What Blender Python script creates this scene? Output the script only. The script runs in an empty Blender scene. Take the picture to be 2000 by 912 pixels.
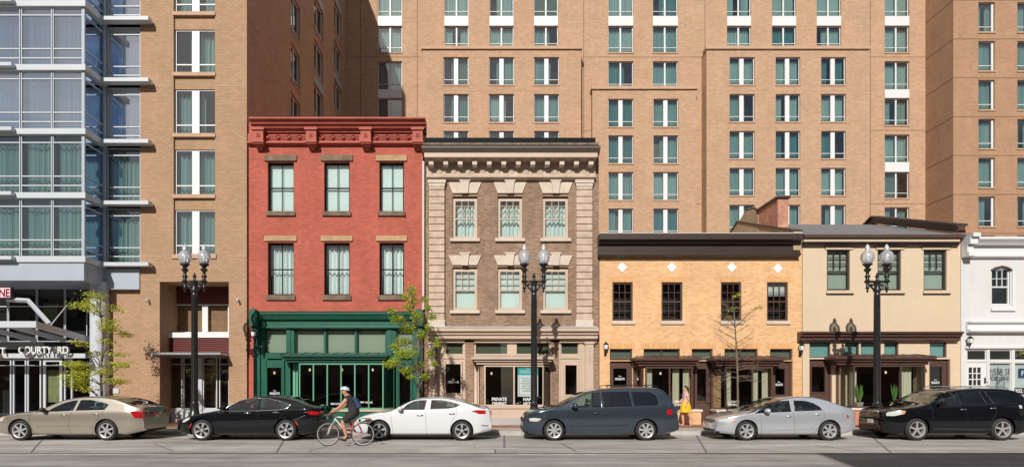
import bpy, bmesh, math, random
from mathutils import Vector, Matrix
R=math.radians
random.seed(7)
S=bpy.context.scene
# ---------------------------------------------------------------- camera, sky, sun, exposure
F=1140.0; PX=955.0; PY=754.0; HC=1.77
cd=bpy.data.cameras.new('camera'); cam=bpy.data.objects.new('camera',cd); S.collection.objects.link(cam)
cd.sensor_width=36; cd.sensor_fit='HORIZONTAL'; cd.lens=36*F/2000
cd.shift_x=(1000-PX)/2000; cd.shift_y=(PY-456)/2000
cam.location=(0,0,HC); cam.rotation_euler=(R(90),0,0); cd.clip_end=3000
S.camera=cam
SUN_AZ=math.atan(0.25); SUN_EL=R(32.3)
W=bpy.data.worlds.new('World'); S.world=W; W.use_nodes=True
nt=W.node_tree; bg=nt.nodes['Background']; bg.inputs['Strength'].default_value=0.05
sky=nt.nodes.new('ShaderNodeTexSky'); sky.sky_type='NISHITA'; sky.sun_disc=False
sky.sun_elevation=SUN_EL; sky.sun_rotation=R(180)+SUN_AZ
tc=nt.nodes.new('ShaderNodeTexCoord'); mp=nt.nodes.new('ShaderNodeMapping'); mp.inputs['Scale'].default_value=(1.6,1.6,4.5)
nz=nt.nodes.new('ShaderNodeTexNoise'); nz.inputs['Scale'].default_value=2.2; nz.inputs['Detail'].default_value=6; nz.inputs['Roughness'].default_value=.6
cr=nt.nodes.new('ShaderNodeValToRGB'); cr.color_ramp.elements[0].position=.48; cr.color_ramp.elements[1].position=.70
mx=nt.nodes.new('ShaderNodeMix'); mx.data_type='RGBA'; mx.inputs[7].default_value=(9.3,9.8,10.6,1)
L=nt.links.new
L(tc.outputs['Generated'],mp.inputs['Vector']); L(mp.outputs[0],nz.inputs['Vector']); L(nz.outputs['Fac'],cr.inputs[0])
L(cr.outputs[0],mx.inputs[0]); L(sky.outputs[0],mx.inputs[6]); L(mx.outputs[2],bg.inputs['Color'])
sl=bpy.data.lights.new('sun','SUN'); sl.energy=5.0; sl.angle=R(.5); sl.color=(1,.95,.87)
so=bpy.data.objects.new('sun',sl); S.collection.objects.link(so)
sd=Vector((math.sin(SUN_AZ)*math.cos(SUN_EL),math.cos(SUN_AZ)*math.cos(SUN_EL),-math.sin(SUN_EL)))
so.rotation_euler=sd.to_track_quat('-Z','Y').to_euler(); so.location=(-10,-20,40)
S.view_settings.view_transform='Standard'; S.view_settings.look='None'; S.view_settings.gamma=1; S.view_settings.exposure=-0.08
S.view_settings.use_curve_mapping=False

# ---------------------------------------------------------------- helpers
DF=25.5
def fx(px,D=DF): return (px-PX)*D/F
def fz(py,D=DF): return HC+(PY-py)*D/F
MATS={}
def mat(name,col,rough=.7,metal=0.0,var=0.0,vs=1.5,bump=0.0,bs=40,spec=.5,coat=0,emit=0):
    if name in MATS: return MATS[name]
    m=bpy.data.materials.new(name); m.use_nodes=True; n=m.node_tree; b=n.nodes['Principled BSDF']
    b.inputs['Base Color'].default_value=(*col,1); b.inputs['Roughness'].default_value=rough; b.inputs['Metallic'].default_value=metal
    b.inputs['Specular IOR Level'].default_value=spec; b.inputs['Coat Weight'].default_value=coat; b.inputs['Coat Roughness'].default_value=.03
    if emit: b.inputs['Emission Color'].default_value=(*col,1); b.inputs['Emission Strength'].default_value=emit
    if var or bump:
        t=n.nodes.new('ShaderNodeTexCoord'); 
    if var:
        x=n.nodes.new('ShaderNodeTexNoise'); x.inputs['Scale'].default_value=vs; x.inputs['Detail'].default_value=5
        n.links.new(t.outputs['Object'],x.inputs['Vector'])
        r=n.nodes.new('ShaderNodeMapRange'); r.inputs[1].default_value=.3; r.inputs[2].default_value=.7; r.inputs[3].default_value=1-var; r.inputs[4].default_value=1+var
        n.links.new(x.outputs['Fac'],r.inputs[0])
        h=n.nodes.new('ShaderNodeVectorMath'); h.operation='SCALE'; h.inputs[0].default_value=col
        n.links.new(r.outputs[0],h.inputs['Scale']); n.links.new(h.outputs[0],b.inputs['Base Color'])
    if bump:
        x=n.nodes.new('ShaderNodeTexNoise'); x.inputs['Scale'].default_value=bs; n.links.new(t.outputs['Object'],x.inputs['Vector'])
        u=n.nodes.new('ShaderNodeBump'); u.inputs['Strength'].default_value=bump; u.inputs['Distance'].default_value=.01
        n.links.new(x.outputs['Fac'],u.inputs['Height']); n.links.new(u.outputs[0],b.inputs['Normal'])
    MATS[name]=m; return m
def brick(name,c1,c2,mort,bw=.21,bh=.075,ms=.009,stain=.12,spread=0.0,rough=.85,c3=None):
    m=bpy.data.materials.new(name); m.use_nodes=True; n=m.node_tree; b=n.nodes['Principled BSDF']; b.inputs['Roughness'].default_value=rough
    uv=n.nodes.new('ShaderNodeUVMap'); uv.uv_map='UVMap'
    br=n.nodes.new('ShaderNodeTexBrick'); br.inputs['Scale'].default_value=1; br.inputs['Brick Width'].default_value=bw; br.inputs['Row Height'].default_value=bh
    br.inputs['Mortar Size'].default_value=ms; br.inputs['Mortar Smooth'].default_value=.2; br.inputs['Bias'].default_value=spread
    br.inputs['Color1'].default_value=(*c1,1); br.inputs['Color2'].default_value=(*c2,1); br.inputs['Mortar'].default_value=(*mort,1)
    n.links.new(uv.outputs[0],br.inputs['Vector'])
    t=n.nodes.new('ShaderNodeTexCoord')
    last=br.outputs['Color']
    for sc,am,an in ((.7,stain,1),(5.0,stain*.8,1),(.35,stain*.6,5)):
        x=n.nodes.new('ShaderNodeTexNoise'); x.inputs['Scale'].default_value=sc; x.inputs['Detail'].default_value=6
        q=n.nodes.new('ShaderNodeMapping'); q.inputs['Scale'].default_value=(an,an,1)
        n.links.new(t.outputs['Object'],q.inputs[0]); n.links.new(q.outputs[0],x.inputs['Vector'])
        r=n.nodes.new('ShaderNodeMapRange'); r.inputs[1].default_value=.3; r.inputs[2].default_value=.7; r.inputs[3].default_value=1-am; r.inputs[4].default_value=1+am
        n.links.new(x.outputs['Fac'],r.inputs[0])
        h=n.nodes.new('ShaderNodeVectorMath'); h.operation='SCALE'; n.links.new(last,h.inputs[0]); n.links.new(r.outputs[0],h.inputs['Scale']); last=h.outputs[0]
    if c3:
        x=n.nodes.new('ShaderNodeTexNoise'); x.inputs['Scale'].default_value=1.3; x.inputs['Detail'].default_value=7; x.inputs['Roughness'].default_value=.7
        n.links.new(t.outputs['Object'],x.inputs['Vector'])
        r=n.nodes.new('ShaderNodeMapRange'); r.inputs[1].default_value=.58; r.inputs[2].default_value=.72; r.inputs[3].default_value=0; r.inputs[4].default_value=.55
        n.links.new(x.outputs['Fac'],r.inputs[0])
        g=n.nodes.new('ShaderNodeMix'); g.data_type='RGBA'; n.links.new(r.outputs[0],g.inputs[0]); n.links.new(last,g.inputs[6]); g.inputs[7].default_value=(*c3,1); last=g.outputs[2]
    n.links.new(last,b.inputs['Base Color'])
    u=n.nodes.new('ShaderNodeBump'); u.inputs['Strength'].default_value=.6 if ms>.004 else .15; u.inputs['Distance'].default_value=.008; u.invert=True
    n.links.new(br.outputs['Fac'],u.inputs['Height']); n.links.new(u.outputs[0],b.inputs['Normal'])
    MATS[name]=m; return m
def glass(name,tint,refl,rough=.01,wav=.0,rcol=(1,1,1)):
    m=bpy.data.materials.new(name); m.use_nodes=True; n=m.node_tree; n.nodes.remove(n.nodes['Principled BSDF'])
    o=n.nodes['Material Output']; t=n.nodes.new('ShaderNodeBsdfTransparent'); t.inputs[0].default_value=(*tint,1)
    g=n.nodes.new('ShaderNodeBsdfGlossy'); g.inputs['Roughness'].default_value=rough; g.inputs['Color'].default_value=(*rcol,1)
    f=n.nodes.new('ShaderNodeFresnel'); f.inputs[0].default_value=1.5
    a=n.nodes.new('ShaderNodeMath'); a.operation='ADD'; a.use_clamp=True; a.inputs[1].default_value=refl-.04
    x=n.nodes.new('ShaderNodeMixShader'); n.links.new(f.outputs[0],a.inputs[0]); n.links.new(a.outputs[0],x.inputs[0])
    n.links.new(t.outputs[0],x.inputs[1]); n.links.new(g.outputs[0],x.inputs[2]); n.links.new(x.outputs[0],o.inputs[0])
    if wav:
        c=n.nodes.new('ShaderNodeTexCoord'); z=n.nodes.new('ShaderNodeTexNoise'); z.inputs['Scale'].default_value=1.1
        u=n.nodes.new('ShaderNodeBump'); u.inputs['Strength'].default_value=wav; u.inputs['Distance'].default_value=.02
        n.links.new(c.outputs['Object'],z.inputs[0]); n.links.new(z.outputs[0],u.inputs['Height']); n.links.new(u.outputs[0],g.inputs['Normal'])
    MATS[name]=m; return m

class MB:
    def __init__(s): s.v=[]; s.f=[]; s.m=[]; s.smooth=False
    def face(s,pts,mi=0):
        k=len(s.v); s.v+= [tuple(p) for p in pts]; s.f.append(tuple(range(k,k+len(pts)))); s.m.append(mi)
    def box(s,x0,x1,y0,y1,z0,z1,mi=0):
        if x1<x0:x0,x1=x1,x0
        if y1<y0:y0,y1=y1,y0
        if z1<z0:z0,z1=z1,z0
        k=len(s.v); s.v+=[(x0,y0,z0),(x1,y0,z0),(x1,y1,z0),(x0,y1,z0),(x0,y0,z1),(x1,y0,z1),(x1,y1,z1),(x0,y1,z1)]
        for f in ((0,1,5,4),(1,2,6,5),(2,3,7,6),(3,0,4,7),(4,5,6,7),(3,2,1,0)): s.f.append(tuple(k+i for i in f)); s.m.append(mi)
        return s
    def prism(s,poly,y0,y1,mi=0):      # poly in (x,z), extruded along y
        a=sum(poly[i][0]*poly[(i+1)%len(poly)][1]-poly[(i+1)%len(poly)][0]*poly[i][1] for i in range(len(poly)))
        if a<0: poly=poly[::-1]
        k=len(s.v); n=len(poly); s.v+=[(x,y0,z) for x,z in poly]+[(x,y1,z) for x,z in poly]
        s.f.append(tuple(range(k,k+n))); s.f.append(tuple(range(k+2*n-1,k+n-1,-1))); s.m+=[mi,mi]
        for i in range(n):
            j=(i+1)%n; s.f.append((k+j,k+i,k+n+i,k+n+j)); s.m.append(mi)
        return s
    def ex(s,prof,x0,x1,mi=0):          # profile (y,z) extruded along x
        a=sum(prof[i][0]*prof[(i+1)%len(prof)][1]-prof[(i+1)%len(prof)][0]*prof[i][1] for i in range(len(prof)))
        if a<0: prof=prof[::-1]
        k=len(s.v); n=len(prof); s.v+=[(x0,y,z) for y,z in prof]+[(x1,y,z) for y,z in prof]
        s.f.append(tuple(range(k+n-1,k-1,-1))); s.f.append(tuple(range(k+n,k+2*n))); s.m+=[mi,mi]
        for i in range(n):
            j=(i+1)%n; s.f.append((k+i,k+j,k+n+j,k+n+i)); s.m.append(mi)
        return s
    def tube(s,pts,r,n=8,mi=0,caps=True):
        pts=[Vector(p) for p in pts]; rr=r if isinstance(r,(list,tuple)) else [r]*len(pts)
        k=len(s.v); up=None
        for i,p in enumerate(pts):
            d=(pts[min(i+1,len(pts)-1)]-pts[max(i-1,0)]).normalized()
            if up is None: up=Vector((0,0,1)) if abs(d.z)<.9 else Vector((1,0,0))
            a=d.cross(up).normalized(); b=a.cross(d).normalized(); up=b
            for j in range(n):
                t=2*math.pi*j/n; s.v.append(tuple(p+a*math.cos(t)*rr[i]+b*math.sin(t)*rr[i]))
        for i in range(len(pts)-1):
            for j in range(n):
                q=(j+1)%n; s.f.append((k+i*n+j,k+i*n+q,k+(i+1)*n+q,k+(i+1)*n+j)); s.m.append(mi)
        if caps:
            s.f.append(tuple(k+j for j in range(n-1,-1,-1))); s.f.append(tuple(k+(len(pts)-1)*n+j for j in range(n))); s.m+=[mi,mi]
        return s
    def lathe(s,prof,c=(0,0,0),n=20,axis='z',mi=0):   # prof (r,h)
        k=len(s.v)
        for r,h in prof:
            for j in range(n):
                t=2*math.pi*j/n
                p=(r*math.cos(t),r*math.sin(t),h) if axis=='z' else (r*math.cos(t),h,r*math.sin(t))
                s.v.append((c[0]+p[0],c[1]+p[1],c[2]+p[2]))
        for i in range(len(prof)-1):
            for j in range(n):
                q=(j+1)%n; f=(k+i*n+j,k+i*n+q,k+(i+1)*n+q,k+(i+1)*n+j)
                s.f.append(f if axis=='z' else f[::-1]); s.m.append(mi)
        return s
    def wall(s,x0,x1,z0,z1,holes,depth=.15,back=None,y=0,mi=0):
        xs=sorted({x0,x1,*[h[0] for h in holes],*[h[1] for h in holes]}); zs=sorted({z0,z1,*[h[2] for h in holes],*[h[3] for h in holes]})
        xs=[a for a in xs if x0<=a<=x1]; zs=[a for a in zs if z0<=a<=z1]
        for i in range(len(xs)-1):
            for j in range(len(zs)-1):
                cx=(xs[i]+xs[i+1])/2; cz=(zs[j]+zs[j+1])/2
                if any(h[0]<cx<h[1] and h[2]<cz<h[3] for h in holes): continue
                s.face([(xs[i],y,zs[j]),(xs[i+1],y,zs[j]),(xs[i+1],y,zs[j+1]),(xs[i],y,zs[j+1])],mi)
        for h in holes:
            a,b,c,d=h[:4]; e=y+(h[4] if len(h)>4 else depth)
            s.face([(a,y,c),(a,y,d),(a,e,d),(a,e,c)],mi); s.face([(b,y,d),(b,y,c),(b,e,c),(b,e,d)],mi)
            s.face([(a,y,d),(b,y,d),(b,e,d),(a,e,d)],mi); s.face([(b,y,c),(a,y,c),(a,e,c),(b,e,c)],mi)
        if back:
            s.face([(x0,back,z0),(x0,y,z0),(x0,y,z1),(x0,back,z1)],mi); s.face([(x1,y,z0),(x1,back,z0),(x1,back,z1),(x1,y,z1)],mi)
            s.face([(x0,y,z1),(x1,y,z1),(x1,back,z1),(x0,back,z1)],mi); s.face([(x1,back,z0),(x0,back,z0),(x0,back,z1),(x1,back,z1)],mi)
        return s
    def mesh(s,name,mats,smooth=None):
        me=bpy.data.meshes.new(name); me.from_pydata(s.v,[],s.f); 
        for m in (mats if isinstance(mats,(list,tuple)) else [mats]): me.materials.append(m)
        me.polygons.foreach_set('material_index',s.m)
        uvl=me.uv_layers.new(name='UVMap'); uv=[0.0]*(2*len(me.loops)); vs=s.v
        for p in me.polygons:
            nx,ny,nz=abs(p.normal.x),abs(p.normal.y),abs(p.normal.z)
            for li in p.loop_indices:
                c=vs[me.loops[li].vertex_index]
                if nz>nx and nz>ny: q=(c[0],c[1])
                elif nx>ny: q=(c[1],c[2])
                else: q=(c[0],c[2])
                uv[2*li]=q[0]; uv[2*li+1]=q[1]
        uvl.data.foreach_set('uv',uv)
        if smooth is not None:
            bm=bmesh.new(); bm.from_mesh(me); bmesh.ops.remove_doubles(bm,verts=bm.verts,dist=1e-5); bm.to_mesh(me); bm.free()
            me.polygons.foreach_set('use_smooth',[True]*len(me.polygons)); me.set_sharp_from_angle(angle=R(smooth))
        me.update(); return me
    def build(s,name,mats,parent=None,loc=(0,0,0),rz=0,smooth=None):
        o=bpy.data.objects.new(name,s.mesh(name,mats,smooth)); S.collection.objects.link(o); o.location=loc; o.rotation_euler.z=rz; o.parent=parent; return o
def B(): return MB()
def each(b,name,mats,parent=None,loc=(0,0,0),rz=0,smooth=None):
    # one object per connected piece
    par=list(range(len(b.v)))
    def fd(i):
        while par[i]!=i: par[i]=par[par[i]]; i=par[i]
        return i
    for f in b.f:
        for k in f[1:]: par[fd(k)]=fd(f[0])
    g={}
    for fi,f in enumerate(b.f): g.setdefault(fd(f[0]),[]).append(fi)
    for k,fl in g.items():
        n=MB(); mp={}
        for fi in fl:
            for v in b.f[fi]:
                if v not in mp: mp[v]=len(n.v); n.v.append(b.v[v])
            n.f.append(tuple(mp[v] for v in b.f[fi])); n.m.append(b.m[fi])
        n.build(name,mats,parent,loc,rz,smooth)
def tag(o,label=None,cat=None,group=None,kind=None):
    if label:o['label']=label
    if cat:o['category']=cat
    if group:o['group']=group
    if kind:o['kind']=kind
    return o
def empty(name,loc,label,cat,group=None,rz=0):
    o=bpy.data.objects.new(name,None); o.empty_display_size=.2; S.collection.objects.link(o); o.location=loc; o.rotation_euler.z=rz
    tag(o,label,cat,group); return o
def inst(name,me,parent,loc=(0,0,0),rz=0):
    o=bpy.data.objects.new(name,me); S.collection.objects.link(o); o.location=loc; o.rotation_euler.z=rz; o.parent=parent; return o
def copy_tree(o,parent=None):
    c=o.copy(); S.collection.objects.link(c); c.parent=parent
    for ch in list(o.children): copy_tree(ch,c)
    return c
def bake(o):
    bpy.context.view_layer.update(); dg=bpy.context.evaluated_depsgraph_get(); ev=o.evaluated_get(dg)
    me=bpy.data.meshes.new_from_object(ev); o.modifiers.clear(); old=o.data; o.data=me; 
    return o
def text(name,body,size,loc,m,parent,width=None,thick=.004,rx=R(90),bold=0,align='CENTER'):
    c=bpy.data.curves.new('t','FONT'); c.body=body; c.size=size; c.extrude=thick; c.align_x=align; c.offset=bold
    t=bpy.data.objects.new('t',c); S.collection.objects.link(t); bpy.context.view_layer.update()
    me=bpy.data.meshes.new_from_object(t.evaluated_get(bpy.context.evaluated_depsgraph_get())); bpy.data.objects.remove(t)
    o=bpy.data.objects.new(name,me); me.materials.clear(); me.materials.append(m); S.collection.objects.link(o)
    o.location=loc; o.rotation_euler=(rx,0,0); o.parent=parent
    if width:
        w=max(v.co.x for v in me.vertices)-min(v.co.x for v in me.vertices)
        if w>0:
            for v in me.vertices: v.co.x*=width/w
    return o
# ---------------------------------------------------------------- materials
HB=brick('hotel_brick',(.49,.31,.195),(.395,.24,.148),(.48,.33,.225),bw=.28,bh=.09,ms=.010,stain=.06)
HBF=brick('hotel_front_brick',(.44,.275,.165),(.375,.225,.13),(.31,.205,.135),bw=.24,bh=.09,ms=.011,stain=.05)
HBR=brick('hotel_brick_rough',(.40,.23,.135),(.34,.19,.108),(.38,.25,.165),bw=.24,bh=.09,ms=.011,stain=.08)
RB=brick('red_painted_brick',(.475,.10,.066),(.365,.074,.050),(.38,.13,.085),bh=.075,stain=.10,c3=(.50,.19,.14))
BB=brick('brown_brick',(.30,.185,.118),(.18,.106,.068),(.31,.23,.17),bh=.072,stain=.16,c3=(.14,.095,.075))
YB=brick('yellow_brick',(.73,.43,.205),(.60,.31,.135),(.72,.53,.35),bh=.075,stain=.07,c3=(.72,.46,.24))
OB=brick('chimney_brick',(.56,.22,.13),(.40,.15,.10),(.50,.38,.30),stain=.25,c3=(.42,.33,.28))
PB=brick('brick_paving',(.36,.15,.10),(.26,.11,.08),(.25,.18,.14),bw=.2,bh=.1,stain=.15)
SB=brick('street_red_brick',(.48,.17,.09),(.38,.12,.07),(.48,.36,.28),stain=.12)
WBm=brick('white_painted_brick',(.60,.60,.60),(.59,.59,.59),(.585,.585,.585),bh=.075,ms=.003,stain=.03)
CREAM=brick('cream_painted_brick',(.60,.475,.34),(.59,.468,.335),(.585,.462,.33),bh=.075,ms=.003,stain=.03)
WHITE=mat('white_paint',(.66,.67,.68),.45); WHITEM=mat('white_metal_panel',(.50,.53,.57),.4,var=.03)
GREYP=mat('grey_blue_panel',(.36,.41,.48),.4,var=.04)
SILL=mat('tan_stone',(.47,.31,.21),.8,var=.08)
DSILL=mat('weathered_brownstone',(.17,.12,.085),.9,var=.35,vs=3,bump=.4); TSTONE=mat('tan_sandstone',(.42,.28,.155),.9,var=.2,vs=2.5)
GREEN=mat('green_paint',(.008,.095,.062),.36,var=.12,vs=3,coat=.15)
DGREEN=mat('dark_green_paint',(.006,.065,.042),.35)
BLACK=mat('black_paint',(.010,.010,.011),.6,spec=.08); IRON=mat('black_cast_iron',(.016,.016,.017),.38,var=.2,vs=8,coat=.2)
BROWN=mat('brown_paint',(.085,.045,.035),.4,var=.08); DBROWN=mat('dark_brown_metal',(.045,.028,.024),.4,var=.1)
LIME=mat('grey_pink_limestone',(.57,.48,.40),.85,var=.10,vs=3,bump=.3); LIMED=mat('rusticated_stone',(.50,.385,.30),.9,var=.16,vs=4,bump=.7,bs=18)
BEIGE=mat('beige_paint',(.50,.385,.30),.55,var=.06); BEIGED=mat('dark_beige',(.13,.095,.075),.6,var=.1)  # second tone is a darker beige for the cornice moulding and standpipe
REDP=mat('red_painted_metal',(.37,.072,.045),.65,var=.16,vs=2,bump=.2); REDD=mat('dark_red_louvre',(.12,.018,.018),.5)
DARK=mat('dark_interior',(.02,.02,.022),.9); ROOM=mat('dim_room',(.014,.013,.013),.9,var=.3); ROOMT=mat('room_tan',(.12,.10,.07),.9,var=.3)
CURT=mat('sheer_curtain',(.50,.62,.585),.9); CURTL=mat('pale_sheer_curtain',(.66,.74,.70),.9); CURTBAY=mat('bay_sheer',(.70,.72,.76),.9); CURTB=mat('white_blind',(.64,.70,.67),.8); CURTG=mat('grey_green_blind',(.34,.40,.34),.8); CURTW=mat('ivory_curtain',(.62,.60,.46),.9)
CURTT=mat('teal_blind',(.22,.42,.42),.8)
GH=glass('hotel_glass',(.50,.61,.61),.19,wav=.06); GB2=glass('bay_side_glass_sky_tint',(.4,.6,.8),.75,rcol=(.55,.72,1)); GB=glass('bay_glass',(.70,.84,.95),.70,wav=.05,rcol=(.96,.985,1)); GS=glass('shop_glass',(.80,.84,.83),.11,wav=.04); GR=glass('sash_glass',(.85,.92,.92),.10,wav=.08)  # bay side glass: blue mirror tint paints in the reflected sky
CONC=mat('concrete_stone',(.40,.385,.36),.85,var=.12,vs=2,bump=.3)
ROOF=mat('grey_roof',(.17,.17,.18),.8,var=.12,vs=2)
STUC=mat('buff_stucco',(.40,.32,.21),.9,var=.12)
STEEL=mat('grey_steel',(.45,.46,.47),.35,metal=.6)
# ---------------------------------------------------------------- ground
def groundmat(name,base,streak,crack=True,scale=(1.0,8.0)):
    m=bpy.data.materials.new(name); m.use_nodes=True; n=m.node_tree; b=n.nodes['Principled BSDF']; b.inputs['Roughness'].default_value=.85
    t=n.nodes.new('ShaderNodeTexCoord'); last=None
    base_n=n.nodes.new('ShaderNodeRGB'); base_n.outputs[0].default_value=(*base,1); last=base_n.outputs[0]
    for sc,mpg,am in ((1.0,(.18,1.6,1),streak),(1.2,(1,1,1),.14),(28,(1,1,1),.20),(90,(1,1,1),.25)):
        q=n.nodes.new('ShaderNodeMapping'); q.inputs['Scale'].default_value=mpg; x=n.nodes.new('ShaderNodeTexNoise'); x.inputs['Scale'].default_value=sc; x.inputs['Detail'].default_value=6
        n.links.new(t.outputs['Object'],q.inputs[0]); n.links.new(q.outputs[0],x.inputs[0])
        r=n.nodes.new('ShaderNodeMapRange'); r.inputs[1].default_value=.3; r.inputs[2].default_value=.7; r.inputs[3].default_value=1-am; r.inputs[4].default_value=1+am; n.links.new(x.outputs['Fac'],r.inputs[0])
        h=n.nodes.new('ShaderNodeVectorMath'); h.operation='SCALE'; n.links.new(last,h.inputs[0]); n.links.new(r.outputs[0],h.inputs['Scale']); last=h.outputs[0]
    if crack:
        v=n.nodes.new('ShaderNodeTexVoronoi'); v.feature='DISTANCE_TO_EDGE'; v.inputs['Scale'].default_value=.16
        d=n.nodes.new('ShaderNodeTexNoise'); d.inputs['Scale'].default_value=1.2; d.inputs['Detail'].default_value=6
        ad=n.nodes.new('ShaderNodeMix'); ad.data_type='RGBA'; ad.inputs[0].default_value=.12; n.links.new(t.outputs['Object'],d.inputs[0]); n.links.new(t.outputs['Object'],ad.inputs[6]); n.links.new(d.outputs['Color'],ad.inputs[7])
        n.links.new(ad.outputs[2],v.inputs[0])
        r=n.nodes.new('ShaderNodeMapRange'); r.inputs[1].default_value=.0; r.inputs[2].default_value=.005; r.inputs[3].default_value=.80; r.inputs[4].default_value=1; n.links.new(v.outputs['Distance'],r.inputs[0])
        h=n.nodes.new('ShaderNodeVectorMath'); h.operation='SCALE'; n.links.new(last,h.inputs[0]); n.links.new(r.outputs[0],h.inputs['Scale']); last=h.outputs[0]
    n.links.new(last,b.inputs['Base Color']); return m
RD=groundmat('road_concrete',(.385,.365,.34),.30); RD2=groundmat('road_asphalt',(.30,.292,.28),.34,False)
tag(B().box(-400,400,-400,500,-1,-.02).build('ground',groundmat('earth',(.2,.19,.17),.1,False)),kind='structure')
b=B(); b.face([(-120,15.45,0),(120,15.45,0),(120,21.2,0),(-120,21.2,0)]); tag(b.build('parking_lane',RD),kind='structure')
b=B(); b.face([(-120,-6,0),(120,-6,0),(120,15.4,0),(-120,15.4,0)]); tag(b.build('road',RD2),kind='structure')
tag(B().box(-120,120,15.36,15.49,-.01,.005).build('road_joint',mat('dark_joint',(.035,.035,.035),.9)),kind='structure')
b=B()
for a,c in ((60,330),(1010,1060),(1075,1350),(1640,1850)): b.box(fx(a,15.3),fx(c,15.3),15.25,15.33,-.01,.004)
tag(b.build('lane_line',mat('worn_white_paint',(.45,.44,.42),.8,var=.3,vs=3)),kind='structure')
b=B(); b.face([(fx(822,16.6),15.5,.004),(fx(965,15.5),15.5,.004),(fx(965,15.5),16.55,.004),(fx(836,16.6),16.55,.004)]); tag(b.build('road_patch',groundmat('patch_concrete',(.45,.43,.40),.08,False)),kind='structure')
b=B()
b.box(fx(965,15.5)+.01,fx(965,15.5)+.06,15.5,16.3,-.01,.005)
for p0,p1 in (((90,21.1),(60,15.6)),((560,21.1),(540,15.6)),((985,21.1),(985,16.7)),((1360,21.1),(1380,15.6)),((1700,21.1),(1740,15.6)),((815,15.5),(838,16.6)),((1095,18.2),(1125,15.9)),((300,18.0),(340,15.9)),((1590,17.6),(1680,16.0)),((640,17.2),(600,15.9))):
    x0,y0,x1,y1=fx(p0[0],p0[1]),p0[1],fx(p1[0],p1[1]),p1[1]; w=.03
    b.face([(x0-w,y0,.0035),(x0+w,y0,.0035),(x1+w,y1,.0035),(x1-w,y1,.0035)])
tag(b.build('road_crack',mat('crack_tar',(.17,.155,.14),.9)),kind='structure')
b=B(); x=-60
while x<60:
    L_=1.8; b.box(x,x+L_-.012,21.2,21.42,-.05,.15); x+=L_
tag(b.build('kerb',CONC),kind='structure')
tag(B().box(-120,120,21.425,22.9,-.05,.146).build('sidewalk',mat('sidewalk_concrete',(.42,.38,.33),.85,var=.15,vs=1.5)),kind='structure')
tag(B().box(-120,120,22.904,48,-.05,.147).build('brick_sidewalk',PB),kind='structure')
tag(B().box(-120,120,-8,-6,-.05,.15).build('near_sidewalk',CONC),kind='structure')
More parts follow.
